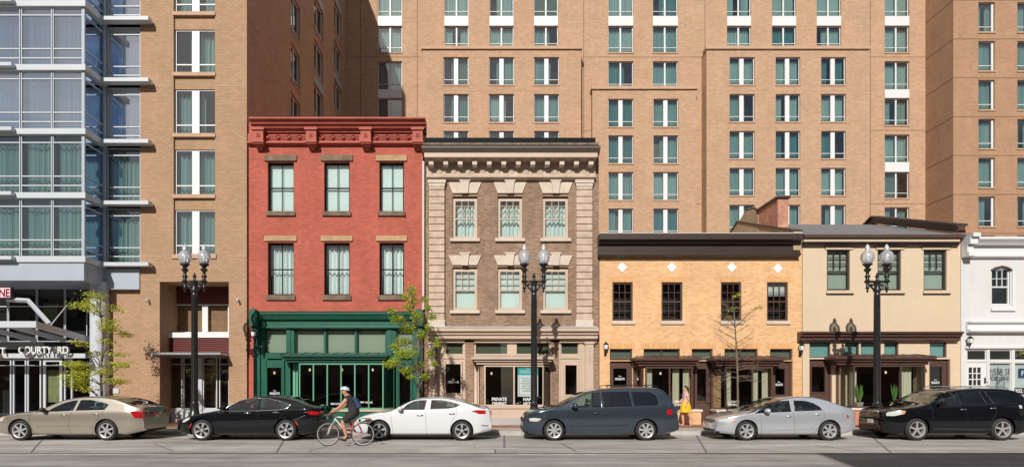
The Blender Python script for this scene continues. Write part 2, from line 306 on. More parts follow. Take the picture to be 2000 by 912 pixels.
# ---------------------------------------------------------------- windows
WC={}
def win(parent,x0,x1,z0,z1,y,fm,vb=(),hb=(),border=.05,bar=.03,cb=None,gl=None,curt='full',cm=None,rz=0,depth=.07,name='window',cross=None,box=.7,inner=None,tbar=.02,top=None,pane2=True,cy=.22,by=.08):
    """window facing -Y; vb: vertical bars (frac, halfwidth), hb: horizontals (frac, halfw); cross=(z0f,z1f,nx,nz) muntin grids"""
    w=round(x1-x0,3); h=round(z1-z0,3); gl=gl or GH; cm=cm or CURT
    key=(w,h,fm.name,tuple(vb),tuple(hb),border,bar,str(cross),depth,box,tbar,inner.name if inner else '')
    if key not in WC:
        b=B(); e=border
        b.box(0,e,0,depth,0,h); b.box(w-e,w,0,depth,0,h); b.box(e,w-e,0,depth,0,e); b.box(e,w-e,0,depth,h-e,h)
        for f,hw in vb: b.box(w*f-hw,w*f+hw,-.012 if hw>.05 else .006,depth-.004,e,h-e)
        for f,hw in hb: b.box(e,w-e,.002,depth-.008,h*f-hw,h*f+hw)
        for cz0,cz1,nx,nz in (cross or ()):
            for i in range(1,nx): xx=e+(w-2*e)*i/nx; b.box(xx-tbar/2,xx+tbar/2,.012,depth-.012,h*cz0+e*.5,h*cz1-e*.5)
            for i in range(1,nz): zz=h*cz0+(h*(cz1-cz0))*i/nz; b.box(e,w-e,.015,depth-.015,zz-tbar/2,zz+tbar/2)
        # room behind (open box facing the street)
        y0=depth+.004;y1=depth+box
        for f in ([(0,y1,0),(w,y1,0),(w,y1,h),(0,y1,h)],[(0,y0,0),(0,y1,0),(0,y1,h),(0,y0,h)],[(w,y1,0),(w,y0,0),(w,y0,h),(w,y1,h)],[(0,y0,h),(0,y1,h),(w,y1,h),(w,y0,h)],[(0,y0,0),(w,y0,0),(w,y1,0),(0,y1,0)]): b.face(f,1)
        p=B(); p.face([(e*.6,depth*.55,e*.6),(w-e*.6,depth*.55,e*.6),(w-e*.6,depth*.55,h-e*.6),(e*.6,depth*.55,h-e*.6)])
        WC[key]=(b.mesh(name,[fm,inner or DARK]),p)
    me,p=WC[key]
    ca,sa=math.cos(rz),math.sin(rz)
    o=inst(name,me,parent,(x0,y,z0) if not rz else (y,x0,z0),rz)   # rotated: y holds world x, x0 holds depth
    k2=key+(gl.name,)
    if k2 not in WC: WC[k2]=p.mesh('pane',gl)
    inst('pane',WC[k2],o)
    if curt:
        v=random.choice(('full','full','gapl','gapr','sides','full')) if curt=='rand' else curt
        seed=random.randint(0,4)
        kc=(by,w,h,v,cm.name,seed if v not in('blind',) else 0,depth,cy,str(top))
        if kc not in WC:
            rs=random.Random(seed*77+int(w*100)); c=B(); y0=depth+cy
            segs={'full':[(.02,.49),(.5,.98)],'gapl':[(.30,.98)],'gapr':[(.02,.68)],'sides':[(.02,.34),(.66,.98)],'blind':None,'half':[(.02,.98)],'thin':[(.02,.16),(.84,.98)],'left':[(.02,.2)],'right':[(.8,.98)]}[v]
            zt=h*(top[1] if top else .955); zb=h*(top[0] if top else .03)
            if segs is None: c.face([(w*.02,depth+by,zb),(w*.98,depth+by,zb),(w*.98,depth+by,zt),(w*.02,depth+by,zt)])
            else:
                for a,bb in segs:
                    n=max(6,int((bb-a)*w/.045)); pts=[]
                    for i in range(n+1):
                        ph=i*1.57+rs.random()*.8; pts.append((w*(a+(bb-a)*i/n),y0+math.sin(ph)*.07+rs.uniform(-.02,.02)))
                    for i in range(n): c.face([(pts[i][0],pts[i][1],zb),(pts[i+1][0],pts[i+1][1],zb),(pts[i+1][0],pts[i+1][1],zt),(pts[i][0],pts[i][1],zt)])
            WC[kc]=c.mesh('curtain',cm,smooth=60)
        inst('blind' if v=='blind' else 'curtain',WC[kc],o)
    return o
def hwin(parent,x0,x1,z0,z1,y,thick=.06,rz=0,curt='rand',**k):
    cm=random.choices((CURT,CURTL,CURTG,CURTT),(5,4,1,1))[0]
    return win(parent,x0,x1,z0,z1,y,WHITE,vb=((.5,thick),),hb=((.21,.018),),border=.035,curt=curt,rz=rz,cm=cm,**k)
# ---------------------------------------------------------------- HOTEL
hotel=empty('hotel_building',(0,0,0),'tall tan brick hotel with glass corner bay, towering behind the row of small old shops','hotel')
D1=25.5; DA=42.2; DM=43.2
XS=fx(482,D1)
# left wing front
rows=[(56,142),(173,261),(291,380),(409,497)]
holes=[]; zr=[(fz(b_),fz(a_)) for a_,b_ in rows]; zr.append((zr[0][0]+2.64,zr[0][1]+2.64)); 
wx0,wx1=fx(339),fx(420)
colz0=fz(505); 
b=B(); gx0,gx1=fx(312),fx(447)
b.wall(fx(274),XS,.1,34.7,[(wx0,wx1,zr[3][0]-.0,zr[4][1]+.0,.13),(gx0,gx1,.1,fz(549),1.6)],depth=.13,back=None)
b.face([(fx(274),0,34.7),(XS,0,34.7),(XS,17.7,34.7),(fx(274)-12,17.7,34.7)])
b.build('wall',HBF,hotel,(0,D1,0))
# spandrels between windows, slightly recessed rough brick + stone sills
b=B(); s=B()
for i in range(4):
    zb_=zr[i][1] if i else zr[0][1]
zs_sorted=sorted(zr)
for i in range(4):
    z0_=zs_sorted[i][1]; z1_=zs_sorted[i+1][0]
    b.box(wx0+.002,wx1-.002,.09,.3,z0_,z1_-.001)
    s.box(wx0-.03,wx1+.03,-.05,.12,z1_-.16,z1_-.003)
s.box(wx0-.06,wx1+.06,-.06,.12,zs_sorted[0][0]-.18,zs_sorted[0][0]-.003)
each(b,'spandrel',HBF,hotel,(0,D1,0)); each(s,'sill',SILL,hotel,(0,D1,0))
for z0_,z1_ in zr: win(hotel,wx0+.01,wx1-.01,z0_,z1_,D1+.14,WHITE,vb=((.5,.16),),hb=((.215,.025),),border=.05,curt='rand',box=1.2)
b=B()
for yy in (549,): b.box(fx(274),XS,-.012,.02,fz(yy)-.02,fz(yy)+.0)
b.box(gx1,XS-.02,-.01,.02,fz(501),fz(499)); b.box(fx(274),gx0,-.01,.02,fz(501),fz(499))
b.box(fx(274),wx0,-.01,.02,fz(169),fz(167)); b.box(wx1,XS-.02,-.01,.02,fz(169),fz(167))
each(b,'control_joint',SILL,hotel,(0,D1,0))
# ground-level recess
DR=26.9
b=B(); b.box(fx(300),fx(470),1.62,1.7,.1,7); b.build('recess_wall',HBR,hotel,(0,D1,0))
b=B()
for i in range(6): z=fz(592,DR)+i*.13; b.box(fx(340,DR),fx(450,DR),-.05,0,z,z+.085)
each(b,'louvre',REDD,hotel,(0,DR,0))
win(hotel,fx(341,DR),fx(447,DR),fz(650,DR),fz(594,DR),DR+.01,WHITE,vb=((.56,.13),),border=.05,gl=GS,curt=None,box=.15)
b=B(); b.box(fx(318,26.2),fx(449,26.2),0,.6,fz(659,26.2),fz(649,26.2)); each(b,'ledge',WHITE,hotel,(0,26.2,0))
b=B()
for i in range(7): z=fz(687,26.2)+i*.088; b.box(fx(319,26.2),fx(449,26.2),0,.05,z,z+.06)
b.box(fx(319,26.2),fx(449,26.2),.06,.3,fz(690,26.2),fz(659,26.2))
each(b,'louvre',REDD,hotel,(0,26.25,0))
b=B(); b.ex([(24.75,fz(688,24.75)),(24.75,fz(692,24.75)),(26.3,fz(698,26.2)),(26.3,fz(694,26.2))],fx(297,24.8),fx(444,25.4))
for i in range(4): x=fx(310+i*40,25.5); b.box(x,x+.06,24.9,26.3,fz(697,25.3),fz(693,25.3))
b.build('shade_canopy',STEEL,hotel)
for a_,c_ in ((327,356),(358,378),(396,424),(428,448)):
    win(hotel,fx(a_,26.4),fx(c_,26.4),.75,fz(697,26.4),26.4,WHITEM,hb=((.86,.02),),border=.045,gl=GS,curt=None,box=2.2,inner=ROOM)
b=B(); b.box(fx(378,26.4)+.01,fx(396,26.4)-.01,-.05,.2,.1,fz(697,26.4)); b.box(fx(327,26.4),fx(448,26.4),.0,.3,.1,.745); each(b,'panel',WHITEM,hotel,(0,26.38,0))
b=B(); b.box(fx(274)-.0,gx0,-.03,.1,.1,fz(787)); b.box(gx1,XS,-.03,.1,.1,fz(787)); each(b,'plinth',CONC,hotel,(0,D1,0))
# side wall of left wing (faces +X)
sc=[(31.2,32.7),(35.3,37.3),(39.9,41.9)]
zrows=[(25.54-2.667*k-2.02,25.54-2.667*k) for k in range(-3,8)]
hl=[(a_,c_,z0_,z1_) for a_,c_ in sc for z0_,z1_ in zrows]
b=B(); b.wall(D1,DM,.1,34.7,hl,depth=.15); b.build('side_wall',HB,hotel,(XS,0,0),R(90))
s=B()
for ci,(a_,c_) in enumerate(sc):
    for k,(z0_,z1_) in enumerate(zrows):
        if z1_>13 and z0_<31: hwin(hotel,a_+.01,c_-.01,z0_,z1_,XS-.12,rz=R(90),thick=.04)
        s.box(a_-.05,c_+.05,-.05,.1,z0_-.12,z0_-.002)
each(s,'sill',SILL,hotel,(XS,0,0),R(90))
b=B()
for ci in (1,2):
    a_,c_=sc[ci]
    for k in range(0,len(zrows)-1,2):
        kk=k+(ci==2)
        if kk+1<len(zrows): b.box(a_+.01,c_-.01,-.02,.14,zrows[kk+1][1]+.002,zrows[kk][0]-.13)
each(b,'panel',GREYP,hotel,(XS,0,0),R(90))
b=B()
for k in range(12): z=25.9-2.667*2*k+2.667*3; b.box(D1+.02,DM-.1,-.012,.01,z,z+.03)
each(b,'control_joint',SILL,hotel,(XS,0,0),R(90))
# glass bay
DB=24.2; XB=fx(165,DB); XB2=fx(205,D1)
FT=[9.77+2.64*k for k in range(-1,5)]
cols=[(-90,-26),(-24,39),(41,101),(103,161)]
for k in range(5):
    z0_=FT[k]+.004; z1_=FT[k+1]-.235
    hb=((.10,.022),(.245,.022),(.40-.245+.0,.001),(.87,.022))
    hb=((.13,.022),(.29,.022),(.87,.022))
    for a_,c_ in cols: win(hotel,fx(a_,DB),fx(c_,DB),z0_,z1_,DB,WHITEM,hb=hb,border=.03,gl=GB if k>1 else GH,curt='full',cm=CURTBAY if k>1 else CURT,box=1.5,inner=ROOM,depth=.08)
    win(hotel,DB+.05,D1-.03,z0_,z1_,XB,WHITEM,hb=hb,border=.03,gl=GB2,curt=None,rz=R(90),box=.06,inner=ROOM,depth=.08)
    win(hotel,XB2+.06,fx(273),z0_,z1_,D1+.05,WHITEM,hb=hb,border=.03,gl=GB if k>1 else GH,curt='full',cm=CURTBAY if k>1 else CURT,box=1.2,inner=ROOM,depth=.08)
b=B()
for k in range(6):
    t=FT[k]
    b.box(fx(-95,DB),XB+.10,-.10,.18,t-.235,t)
    b.box(XB-.15,XB+.101,.18,1.3,t-.234,t-.001)
    b.box(fx(-95,DB),fx(34,DB),-.32,-.10,t-.17,t-.03)
    b.box(XB+.10,fx(290,25.1),.88,1.22,t-.19,t-.03)
each(b,'floor_fin',WHITEM,hotel,(0,DB,0))
b=B(); b.box(XB2-.02,XB2+.07,1.16,1.3,FT[0],FT[5]); b.build('mullion',GREYP,hotel,(0,DB,0)); b=B(); b.box(fx(161.2,DB),XB-.001,0,.06,FT[0],FT[5]) 
b.build('mullion',GREYP,hotel,(0,DB,0))
b=B(); t=FT[0]-.24; bz=fz(548,DB)
b.box(fx(-95,DB),XB+.0,-.03,.2,bz,t); b.box(XB-.2,XB+.01,.2,1.32,bz,t); b.box(XB,fx(274)-.01,1.24,1.5,bz-.15,t)
b.box(fx(-95,DB),XB-.2,.2,3.5,bz+.05,bz+.2); b.box(XB-.2,fx(274)-.01,1.5,3.5,bz+.05,bz+.2)
b.build('base_band',GREYP,hotel,(0,DB,0))
# roof/back mass above bay (keeps sun out)
b=B(); b.box(fx(-95,DB),fx(274)-.02,3.2,16,6.3,34.7); b.box(fx(-95,DB),XB,.3,16,FT[5]+.05,34.7); b.build('core_wall',HB,hotel,(0,DB,0))
# entrance level
DE=26.6
b=B(); b.box(fx(212,25.7),fx(274)+.0,.2,1.6,.1,bz+.1); each(b,'pier',HBF,hotel,(0,D1,0))
b=B(); b.lathe([(.36,.1),(.36,6.3)],(fx(187,25.2),25.45,0),32); b.build('column',mat('column_paint',(.50,.53,.58),.45),hotel,smooth=40)
for i,(a_,c_) in enumerate([(-60,15),(16,71),(72,126),(127,170)]):
    win(hotel,fx(a_,DE),fx(c_,DE),3.8,fz(556,DE),DE,WHITEM,hb=((.62,.02),),border=.03,gl=GS,curt=None,box=2.5,inner=ROOM,name='window')
b=B(); b.box(fx(-90,27),fx(212,27),.3,.5,.1,6.5); b.box(fx(-60,DE),fx(172,DE),-.1,.2,3.45,3.79); b.build('back_wall',ROOM,hotel,(0,DE+.05,0))
for a_,c_,nm in ((-50,22,'window'),(25,51,'window'),(53,80,'window'),(84,121,'door'),(125,141,'window')):
    o=win(hotel,fx(a_,25.3),fx(c_,25.3),.15,fz(701,25.3),25.3,WHITEM,hb=((.9,.02),),border=.06 if nm=='window' else .11,gl=GS,curt=None,box=1.0,inner=ROOM,name=nm)
b=B(); b.box(fx(-60,25.2),fx(168,25.2),0,.25,fz(699,25.2),fz(690,25.2)); b.box(fx(-60,25.2),fx(168,25.2),.05,1.3,fz(690,25.2)-.03,fz(690,25.2)); b.build('vestibule_beam',WHITEM,hotel,(0,25.15,0))
# canopy
b=B(); XR=fx(168,25.4)
zf=4.05; zk=3.62
b.ex([(22.6,zf),(22.6,zf+.24),(25.9,zk+.30),(25.9,zk+.06)],XR-.14,XR)
b.ex([(22.6,zf),(22.6,zf+.24),(22.85,zf+.22),(22.85,zf-.02)],XR-7,XR-.14)
for i in range(5):
    x=XR-1.3*(i+1); b.ex([(22.85,zf+.02),(22.85,zf+.2),(25.9,zk+.28),(25.9,zk+.1)],x-.06,x+.06)
b.build('entrance_canopy',WHITEM,hotel)
b=B(); b.tube([(fx(-10,23),23.6,fz(585,23.6)),(fx(55,23.6),23.6,fz(587,23.6)),(fx(96,23.6),23.6,fz(632,23.6))],.10,4); b.tube([(fx(100,23.5),23.5,fz(634,23.5)),(fx(143,26.4),26.4,fz(582,26.4))],.03,6); b.build('canopy_strut',WHITEM,hotel)
text('lettering','COURTYARD',.42,(fx(86,24.95),24.95,fz(690,25)),mat('letter_white',(.7,.7,.7),.4),hotel,width=fx(134,25)-fx(37,25),thick=.05,bold=.008)
text('lettering','T',.36,(fx(5,24.95),25.0,fz(690,25)),MATS['letter_white'],hotel,width=.22,thick=.05,bold=.008)
# hotel banner sign
sg=empty('hanging_sign',(fx(10,23.4),23.4,fz(583,23.4)),'lit sign with pink and red letters above the hotel entrance canopy','sign')
B().box(-1.6,fx(22,23.4)-fx(10,23.4),0,.12,0,fz(560,23.4)-fz(583,23.4)).build('panel',mat('dark_sign',(.02,.015,.02),.4),sg)
B().box(-1.55,.2,-.006,.02,.05,.43).build('light_box',mat('pink_lit',(.9,.45,.5),.5,emit=.5),sg)
text('lettering','NE',.44,(-.03,-.012,.08),mat('sign_red',(.10,.0,.01),.4),sg,width=.42,thick=.004,bold=.012)
# ---- back block
def nrange(r,D): return (fz(r[1],D),fz(r[0],D))
def block(x0,x1,top,D,colpx,rowz,thick,cap=True,capx=None,rough=HB):
    X0,X1=fx(x0,D),fx(x1,D); Z1=fz(top,D) if top is not None else 36
    cols_=[(fx(a_,D),fx(c_,D)) for a_,c_ in colpx]
    hl=[(a_,c_,z0_,z1_) for a_,c_ in cols_ for z0_,z1_ in rowz]
    b=B(); b.wall(X0,X1,5,Z1,hl,depth=.16,back=DM+3-D if top is not None else None); b.build('wall',HB,hotel,(0,D,0))
    s=B(); 
    for a_,c_ in cols_:
        for z0_,z1_ in rowz: s.box(a_-.05,c_+.05,-.05,.12,z0_-.10,z0_-.002)
    if cap and top is not None: s.box(X0-.08,X1+.08,-.12,.6,Z1-.02,Z1+.2)
    each(s,'sill',SILL,hotel,(0,D,0))
    for a_,c_ in cols_:
        for z0_,z1_ in rowz: hwin(hotel,a_+.01,c_-.01,z0_,z1_,D+.12,thick=thick)
    j=B()
    for z0_,z1_ in rowz: j.box(X0+.02,X1-.02,-.008,.02,z0_-.42,z0_-.395)
    each(j,'control_joint',mat('joint_brick',(.52,.33,.21),.9),hotel,(0,D,0))
ra=[nrange(r,DA) for r in ((112,166),(184,239),(256,311))]
block(825,1135,97,DA,[(866,915),(955,1004),(1043,1092)],ra,.15)
rb=[nrange((188+72*k,243+72*k),DA) for k in range(4)]
block(1157,1360,175,DA+.4,[(1188,1237),(1276,1325)],rb,.15)
rc=[nrange((112+72*k,166+72*k),DA) for k in range(5)]
block(1380,1697,97,DA,[(1425,1474),(1515,1563),(1604,1652)],rc,.15)
# main plane with everything above
pairs=[(-86,-37),(-20,32),(51,103),(120,175),(192,245),(263,317),(336,387),(405,450)]
mc=[(738,785),(868,915),(956,1003),(1043,1090),(1188,1237),(1275,1324),(1420,1467),(1508,1555),(1595,1643),(1728,1776)]
own={738:(1,2,3,4,5),868:(1,2),956:(1,2),1043:(1,2),1188:(1,2,3),1275:(1,2,3),1420:(1,2),1508:(1,2),1595:(1,2),1728:(1,2,3,4,5,6,7)}
hl=[];panels=B();sills=B()
X0m,X1m=fx(600,DM),fx(1808,DM)
for a_,c_ in mc:
    for i in own[a_]:
        z0_,z1_=nrange(pairs[i],DM)
        if a_ in(868,956,1043,1420,1508,1595) and i==2: z0_=fz(93,DM)
        hl.append((fx(a_,DM),fx(c_,DM),z0_,z1_))
        hwin(hotel,fx(a_,DM)+.01,fx(c_,DM)-.01,z0_,z1_,DM+.12,thick=.05)
        if i in(1,3,5): panels.box(fx(a_,DM)+.01,fx(c_,DM)-.01,-.015,.1,nrange(pairs[i+1],DM)[1]+.003,z0_-.003)
        else: sills.box(fx(a_,DM)-.04,fx(c_,DM)+.04,-.05,.1,z0_-.09,z0_-.003)
b=B(); b.wall(X0m,X1m,5,36,hl,depth=.16); b.build('wall',HB,hotel,(0,DM,0)); each(panels,'panel',WHITE,hotel,(0,DM,0)); each(sills,'sill',SILL,hotel,(0,DM,0))
j=B()
for y_ in (112,255,398): j.box(X0m+1,X1m-.02,-.008,.02,fz(y_,DM)-.02,fz(y_,DM)+.02)
for x_ in (704,815,1140,1377,1700): j.box(fx(x_,DM)-.025,fx(x_,DM)+.025,-.009,.02,5,36)
each(j,'control_joint',mat('joint_dark',(.22,.13,.08),.9),hotel,(0,DM,0))
# right wing
DW=40.6; XW=fx(1862,DW)
rw=[(fz(63+75.8*k,DW),fz(5+75.8*k,DW)) for k in range(-1,7)]
wc=[(1911,1943),(1987,2020)]
hl=[(fx(a_,DW),fx(c_,DW),z0_,z1_) for a_,c_ in wc for z0_,z1_ in rw]
b=B(); b.wall(XW,XW+14,5,36,hl,depth=.16); b.build('wall',HBR,hotel,(0,DW,0))
b=B(); b.face([(XW,DM,5),(XW,DW,5),(XW,DW,36),(XW,DM,36)]); b.build('side_wall',HBR,hotel)
s=B();j=B()
for k,(z0_,z1_) in enumerate(rw):
    for a_,c_ in wc:
        if k or a_: win(hotel,fx(a_,DW)+.01,fx(c_,DW)-.01,z0_,z1_,DW+.12,WHITE,vb=((.93,.05),),hb=((.2,.02),),border=.035,curt='rand',cm=CURT)
        s.box(fx(a_,DW)-.05,fx(c_,DW)+.05,-.06,.1,z0_-.1,z0_-.002)
    j.box(XW+.02,XW+14,-.01,.02,z1_+.12,z1_+.17)
    j.box(XW-.01,XW+.02,.02,DM-DW,z1_+.12,z1_+.17)
each(s,'sill',SILL,hotel,(0,DW,0)); each(j,'control_joint',mat('joint_dark',(.22,.13,.08),.9),hotel,(0,DW,0))
b=B(); b.face([(fx(-95,24),DM+.2,34),(XW+14,DM+.2,36),(XW+14,DM+15,36),(fx(-95,24),DM+15,34)]); b.build('roof',ROOF,hotel)

# ---------------------------------------------------------------- shop helpers
def room(parent,x0,x1,z0,z1,y0,y1,m=None):
    b=B(); b.box(x0,x1,y0,y1,z0,z1); b.f=[f[::-1] for i,f in enumerate(b.f) if i!=0]; b.m=b.m[1:]
    b.build('room',m or ROOM,parent)
def cornice(parent,x0,x1,prof,m,name='cornice',D=DF,caps=True):
    """prof: list of (projection,z) from top to bottom; closed behind the wall face"""
    pts=[(D+.06,prof[0][1])]+[(D-p,z) for p,z in prof]+[(D+.06,prof[-1][1])]
    b=B(); b.ex(pts,x0,x1); return b.build(name,m,parent)
def canopy(parent,px0,px1,y0,y1,proj,m,D=DF,seams=True,name='bay_roof'):
    Dn=D-proj; x0,x1=fx(px0,Dn),fx(px1,Dn); zt=fz(y0,Dn); zb=fz(y1,Dn+.15); h=zt-zb
    b=B()
    # hipped cornice built from three stepped mouldings
    for i,(p,a_,c_) in enumerate(((0,0,.30),(.10,.30,.62),(.20,.62,1.0))):
        b.box(x0+p,x1-p,Dn+p,D+.05,zt-h*c_,zt-h*a_-.001*i)
    b.face([(x0,Dn,zt),(x1,Dn,zt),(x1-.3,D,zt+.14),(x0+.3,D,zt+.14)]); b.face([(x0,Dn,zt),(x0+.3,D,zt+.14),(x0,D,zt)]); b.face([(x1,Dn,zt),(x1,D,zt),(x1-.3,D,zt+.14)])
    if seams:
        n=int((x1-x0)/.42)
        for i in range(n+1):
            x=x0+.03+(x1-x0-.06)*i/n; xb=min(max(x,x0+.3),x1-.3)
            b.tube([(x,Dn+.01,zt+.012),(xb,D,zt+.152)],.014,4)
    return b.build(name,m,parent)
def bay(parent,px0,px1,y0,y1,proj,fm,mull,bulk,cap=None,side=.30,D=DF,gl=None,blk_px=None,post=.06):
    Dn=D-proj; x0,x1=fx(px0,Dn),fx(px1,Dn); z1=fz(y0,Dn); z0=fz(y1,Dn)
    b=B(); ps=[x0,*[fx(m,Dn) for m in mull],x1]
    for x in ps: b.box(x-post/2,x+post/2,Dn,Dn+.07,z0,z1)
    b.box(x0+.03,x1-.03,Dn+.004,Dn+.066,z0,z0+.07); b.box(x0+.03,x1-.03,Dn+.004,Dn+.066,z1-.06,z1)
    for x,sx in ((x0,-1),(x1,1)):
        xe=x+sx*side; b.box(xe-.05,xe+.05,D-.06,D+.03,z0,z1)
        for z in (z0,z1-.06):
            b.face([(x,Dn,z),(xe,D,z),(xe,D,z+.06),(x,Dn,z+.06)]); 
    o=b.build('bay_window',fm,parent)
    g=B()
    for a_,c_ in zip(ps[:-1],ps[1:]): g.face([(a_+.02,Dn+.035,z0+.03),(c_-.02,Dn+.035,z0+.03),(c_-.02,Dn+.035,z1-.03),(a_+.02,Dn+.035,z1-.03)])
    for x,sx in ((x0,-1),(x1,1)):
        xe=x+sx*side; g.face([(x+sx*.02,Dn+.05,z0+.05),(xe-sx*.05,D-.02,z0+.05),(xe-sx*.05,D-.02,z1-.05),(x+sx*.02,Dn+.05,z1-.05)])
    g.build('pane',gl or GS,o)
    b=B(); a_,c_=(fx(blk_px[0],Dn),fx(blk_px[1],Dn)) if blk_px else (x0-side-.05,x1+side+.05)
    b.prism([(a_,.14),(c_,.14),(c_,z0-.09),(a_,z0-.09)],Dn-.03,D+.02); b.build('bulkhead',bulk,parent)
    b=B(); b.box(a_-.05,c_+.05,Dn-.08,D+.03,z0-.088,z0-.003); b.build('bay_sill',cap or fm,parent)
    return x0,x1,z0,z1,Dn
def door(parent,px0,px1,ytop,gx0,gx1,gy0,gy1,m,D=DF,rec=.12,decal=True,handle='right',gl=None):
    x0,x1=fx(px0),fx(px1); z1=fz(ytop); a_,c_=fx(gx0),fx(gx1); e,f=fz(gy1),fz(gy0)
    b=B(); y=D+rec
    b.wall(x0,x1,.15,z1,[(a_,c_,e,f)],depth=.05,y=y)
    b.box(a_-.05,a_-.005,y-.025,y+.02,e-.05,f+.05); b.box(c_+.005,c_+.05,y-.025,y+.02,e-.05,f+.05); b.box(a_-.05,c_+.05,y-.024,y+.02,f+.005,f+.05); b.box(a_-.05,c_+.05,y-.024,y+.02,e-.05,e-.005)
    b.box(x0,x0+.07,y-.04,y+.02,.15,z1); b.box(x1-.07,x1,y-.04,y+.02,.15,z1)
    b.box(x0+.14,x1-.14,y-.02,y+.01,.3,e-.2)
    o=b.build('door',m,parent)
    g=B(); g.face([(a_,y+.04,e),(c_,y+.04,e),(c_,y+.04,f),(a_,y+.04,f)]); g.build('pane',gl or GS,o)
    hx=x1-.13 if handle=='right' else x0+.13
    B().lathe([(0,0),(.03,.005),(.035,.03),(.02,.06),(.0,.062)],(hx,y-.06,1.05),10,'y').build('handle',IRON,o)
    if decal:
        cxx=(a_+c_)/2; zz=e+(f-e)*.32
        text('lettering','The',.09,(cxx,y+.03,zz+.16),WHITE,o,thick=.002)
        text('lettering','DELEGATE',.13,(cxx,y+.03,zz+.03),WHITE,o,width=(c_-a_)*.72,thick=.002,bold=.004)
    return o
LANT=None
def lantern(px,py,D,label,sc=1.0,m=None):
    global LANT
    x,z=fx(px,D),fz(py,D)
    if LANT is None:
        r=empty('wall_lantern',(x,D,z),label,'lantern','lanterns on the shop fronts')
        b=B(); b.lathe([(0,.30),(.02,.29),(.015,.25),(.05,.24),(.11,.17),(.13,.15),(.12,.14)],(0,-.16,0),12); b.lathe([(.09,-.04),(.05,-.07),(.03,-.12),(.045,-.15),(0,-.18)],(0,-.16,0),12)
        b.tube([(0,-.16,-.12),(0,-.12,-.24),(0,-.04,-.26),(0,.0,-.22)],.018,6); b.box(-.05,.05,-.02,.01,-.34,-.12)
        for i in range(4):
            t=math.pi/2*i+.78; b.tube([(.088*math.cos(t),-.16+.088*math.sin(t),-.05),(.115*math.cos(t),-.16+.115*math.sin(t),.15)],.008,4)
        b.build('bracket',IRON,r)
        g=B(); g.lathe([(.085,-.04),(.105,.05),(.11,.14)],(0,-.16,0),12); g.build('lamp_glass',mat('frosted_lamp_glass',(.75,.76,.74),.2,spec=.6),r,smooth=50)
        LANT=r
    else:
        r=copy_tree(LANT); r.location=(x,D,z); r['label']=label
    return r
# ---------------------------------------------------------------- RED BUILDING
red=empty('red_brick_building',(fx(655),DF,.15),'three storey red brick building with a green shop front and red bracketed cornice','building')
red.location=(0,0,0)
X0,X1=fx(486),fx(826)
rxs=[(523,574),(633,683),(741,789)]; ru=(317,414); rl=(474,576)
hl=[(fx(a_),fx(c_),fz(r[1]),fz(r[0]),.22) for a_,c_ in rxs for r in(ru,rl)]
hl.append((fx(512),fx(818),.1,fz(640),.1))
b=B(); b.wall(X0,X1,.1,fz(240),hl,depth=.22,back=12); b.build('wall',RB,red,(0,DF,0))
l1=B();l2=B();s1=B()
for i,(a_,c_) in enumerate(rxs):
    l=B(); l.box(fx(a_-6),fx(c_+6),-.07,.1,fz(315),fz(304)); l.build('lintel',[DSILL,DSILL,TSTONE][i],red,(0,DF,0))
    l=B(); l.box(fx(a_-6),fx(c_+6),-.07,.1,fz(471),fz(461)); l.build('lintel',TSTONE,red,(0,DF,0))
    l=B(); l.box(fx(a_-3),fx(c_+3),-.09,.15,fz(422),fz(415)); l.box(fx(a_-1),fx(c_+1),-.05,.2,fz(415),fz(413)); each(l,'sill',DSILL,red,(0,DF,0))
    l=B(); l.box(fx(a_-3),fx(c_+3),-.09,.15,fz(586),fz(577)); each(l,'sill',DSILL,red,(0,DF,0))
    win(red,fx(a_)+.005,fx(c_)-.005,fz(ru[1])+.005,fz(ru[0])-.005,DF+.15,BLACK,vb=((.5,.012),),hb=((.5,.024),),border=.06,gl=GR,curt='blind',cm=CURTB,depth=.07,top=(.02,.97))
    win(red,fx(a_)+.005,fx(c_)-.005,fz(rl[1])+.005,fz(rl[0])-.005,DF+.15,BLACK,vb=((.5,.012),),hb=((.5,.024),),border=.06,gl=GR,curt='full' if i else 'half',cm=mat('white_drape',(.72,.76,.74),.9),depth=.07)
# cornice
zt=fz(228,24.8)
cornice(red,fx(486,24.85),fx(830,24.85),[(.62,zt+.02),(.66,zt),(.66,zt-.8*.08),(.52,zt-.8*.14),(.50,zt-.8*.26),(.40,zt-.8*.30),(.36,zt-.8*.42),(.22,zt-.8*.46),(.22,zt-.8*.56),(.16,zt-.8*.60)],REDP)
cornice(red,X0,X1,[(.12,zt-.8*.59),(.12,zt-.8*1.03),(.20,zt-.8*1.06),(.20,zt-.8*1.13),(.06,zt-.8*1.2)],REDP,'frieze')
fr=B()
for (a_,c_) in ((512,595),(620,700),(725,808)):
    x0_,x1_=fx(a_,25.3),fx(c_,25.3); n=16
    for i in range(5): z=zt-.8*.70-.044*i; fr.box(x0_,x1_,-.155,-.11,z-.013,z+.010)
    for i in range(4):
        cx=x0_+(x1_-x0_)*(i+.5)/4
        fr.lathe([(.115,-.10),(.115,-.17),(.09,-.20),(.085,-.15),(.06,-.15),(.05,-.20),(0,-.22)],(cx,0,zt-.8*.81),12,'y')
fr.build('frieze_ornament',REDP,red,(0,DF,0))
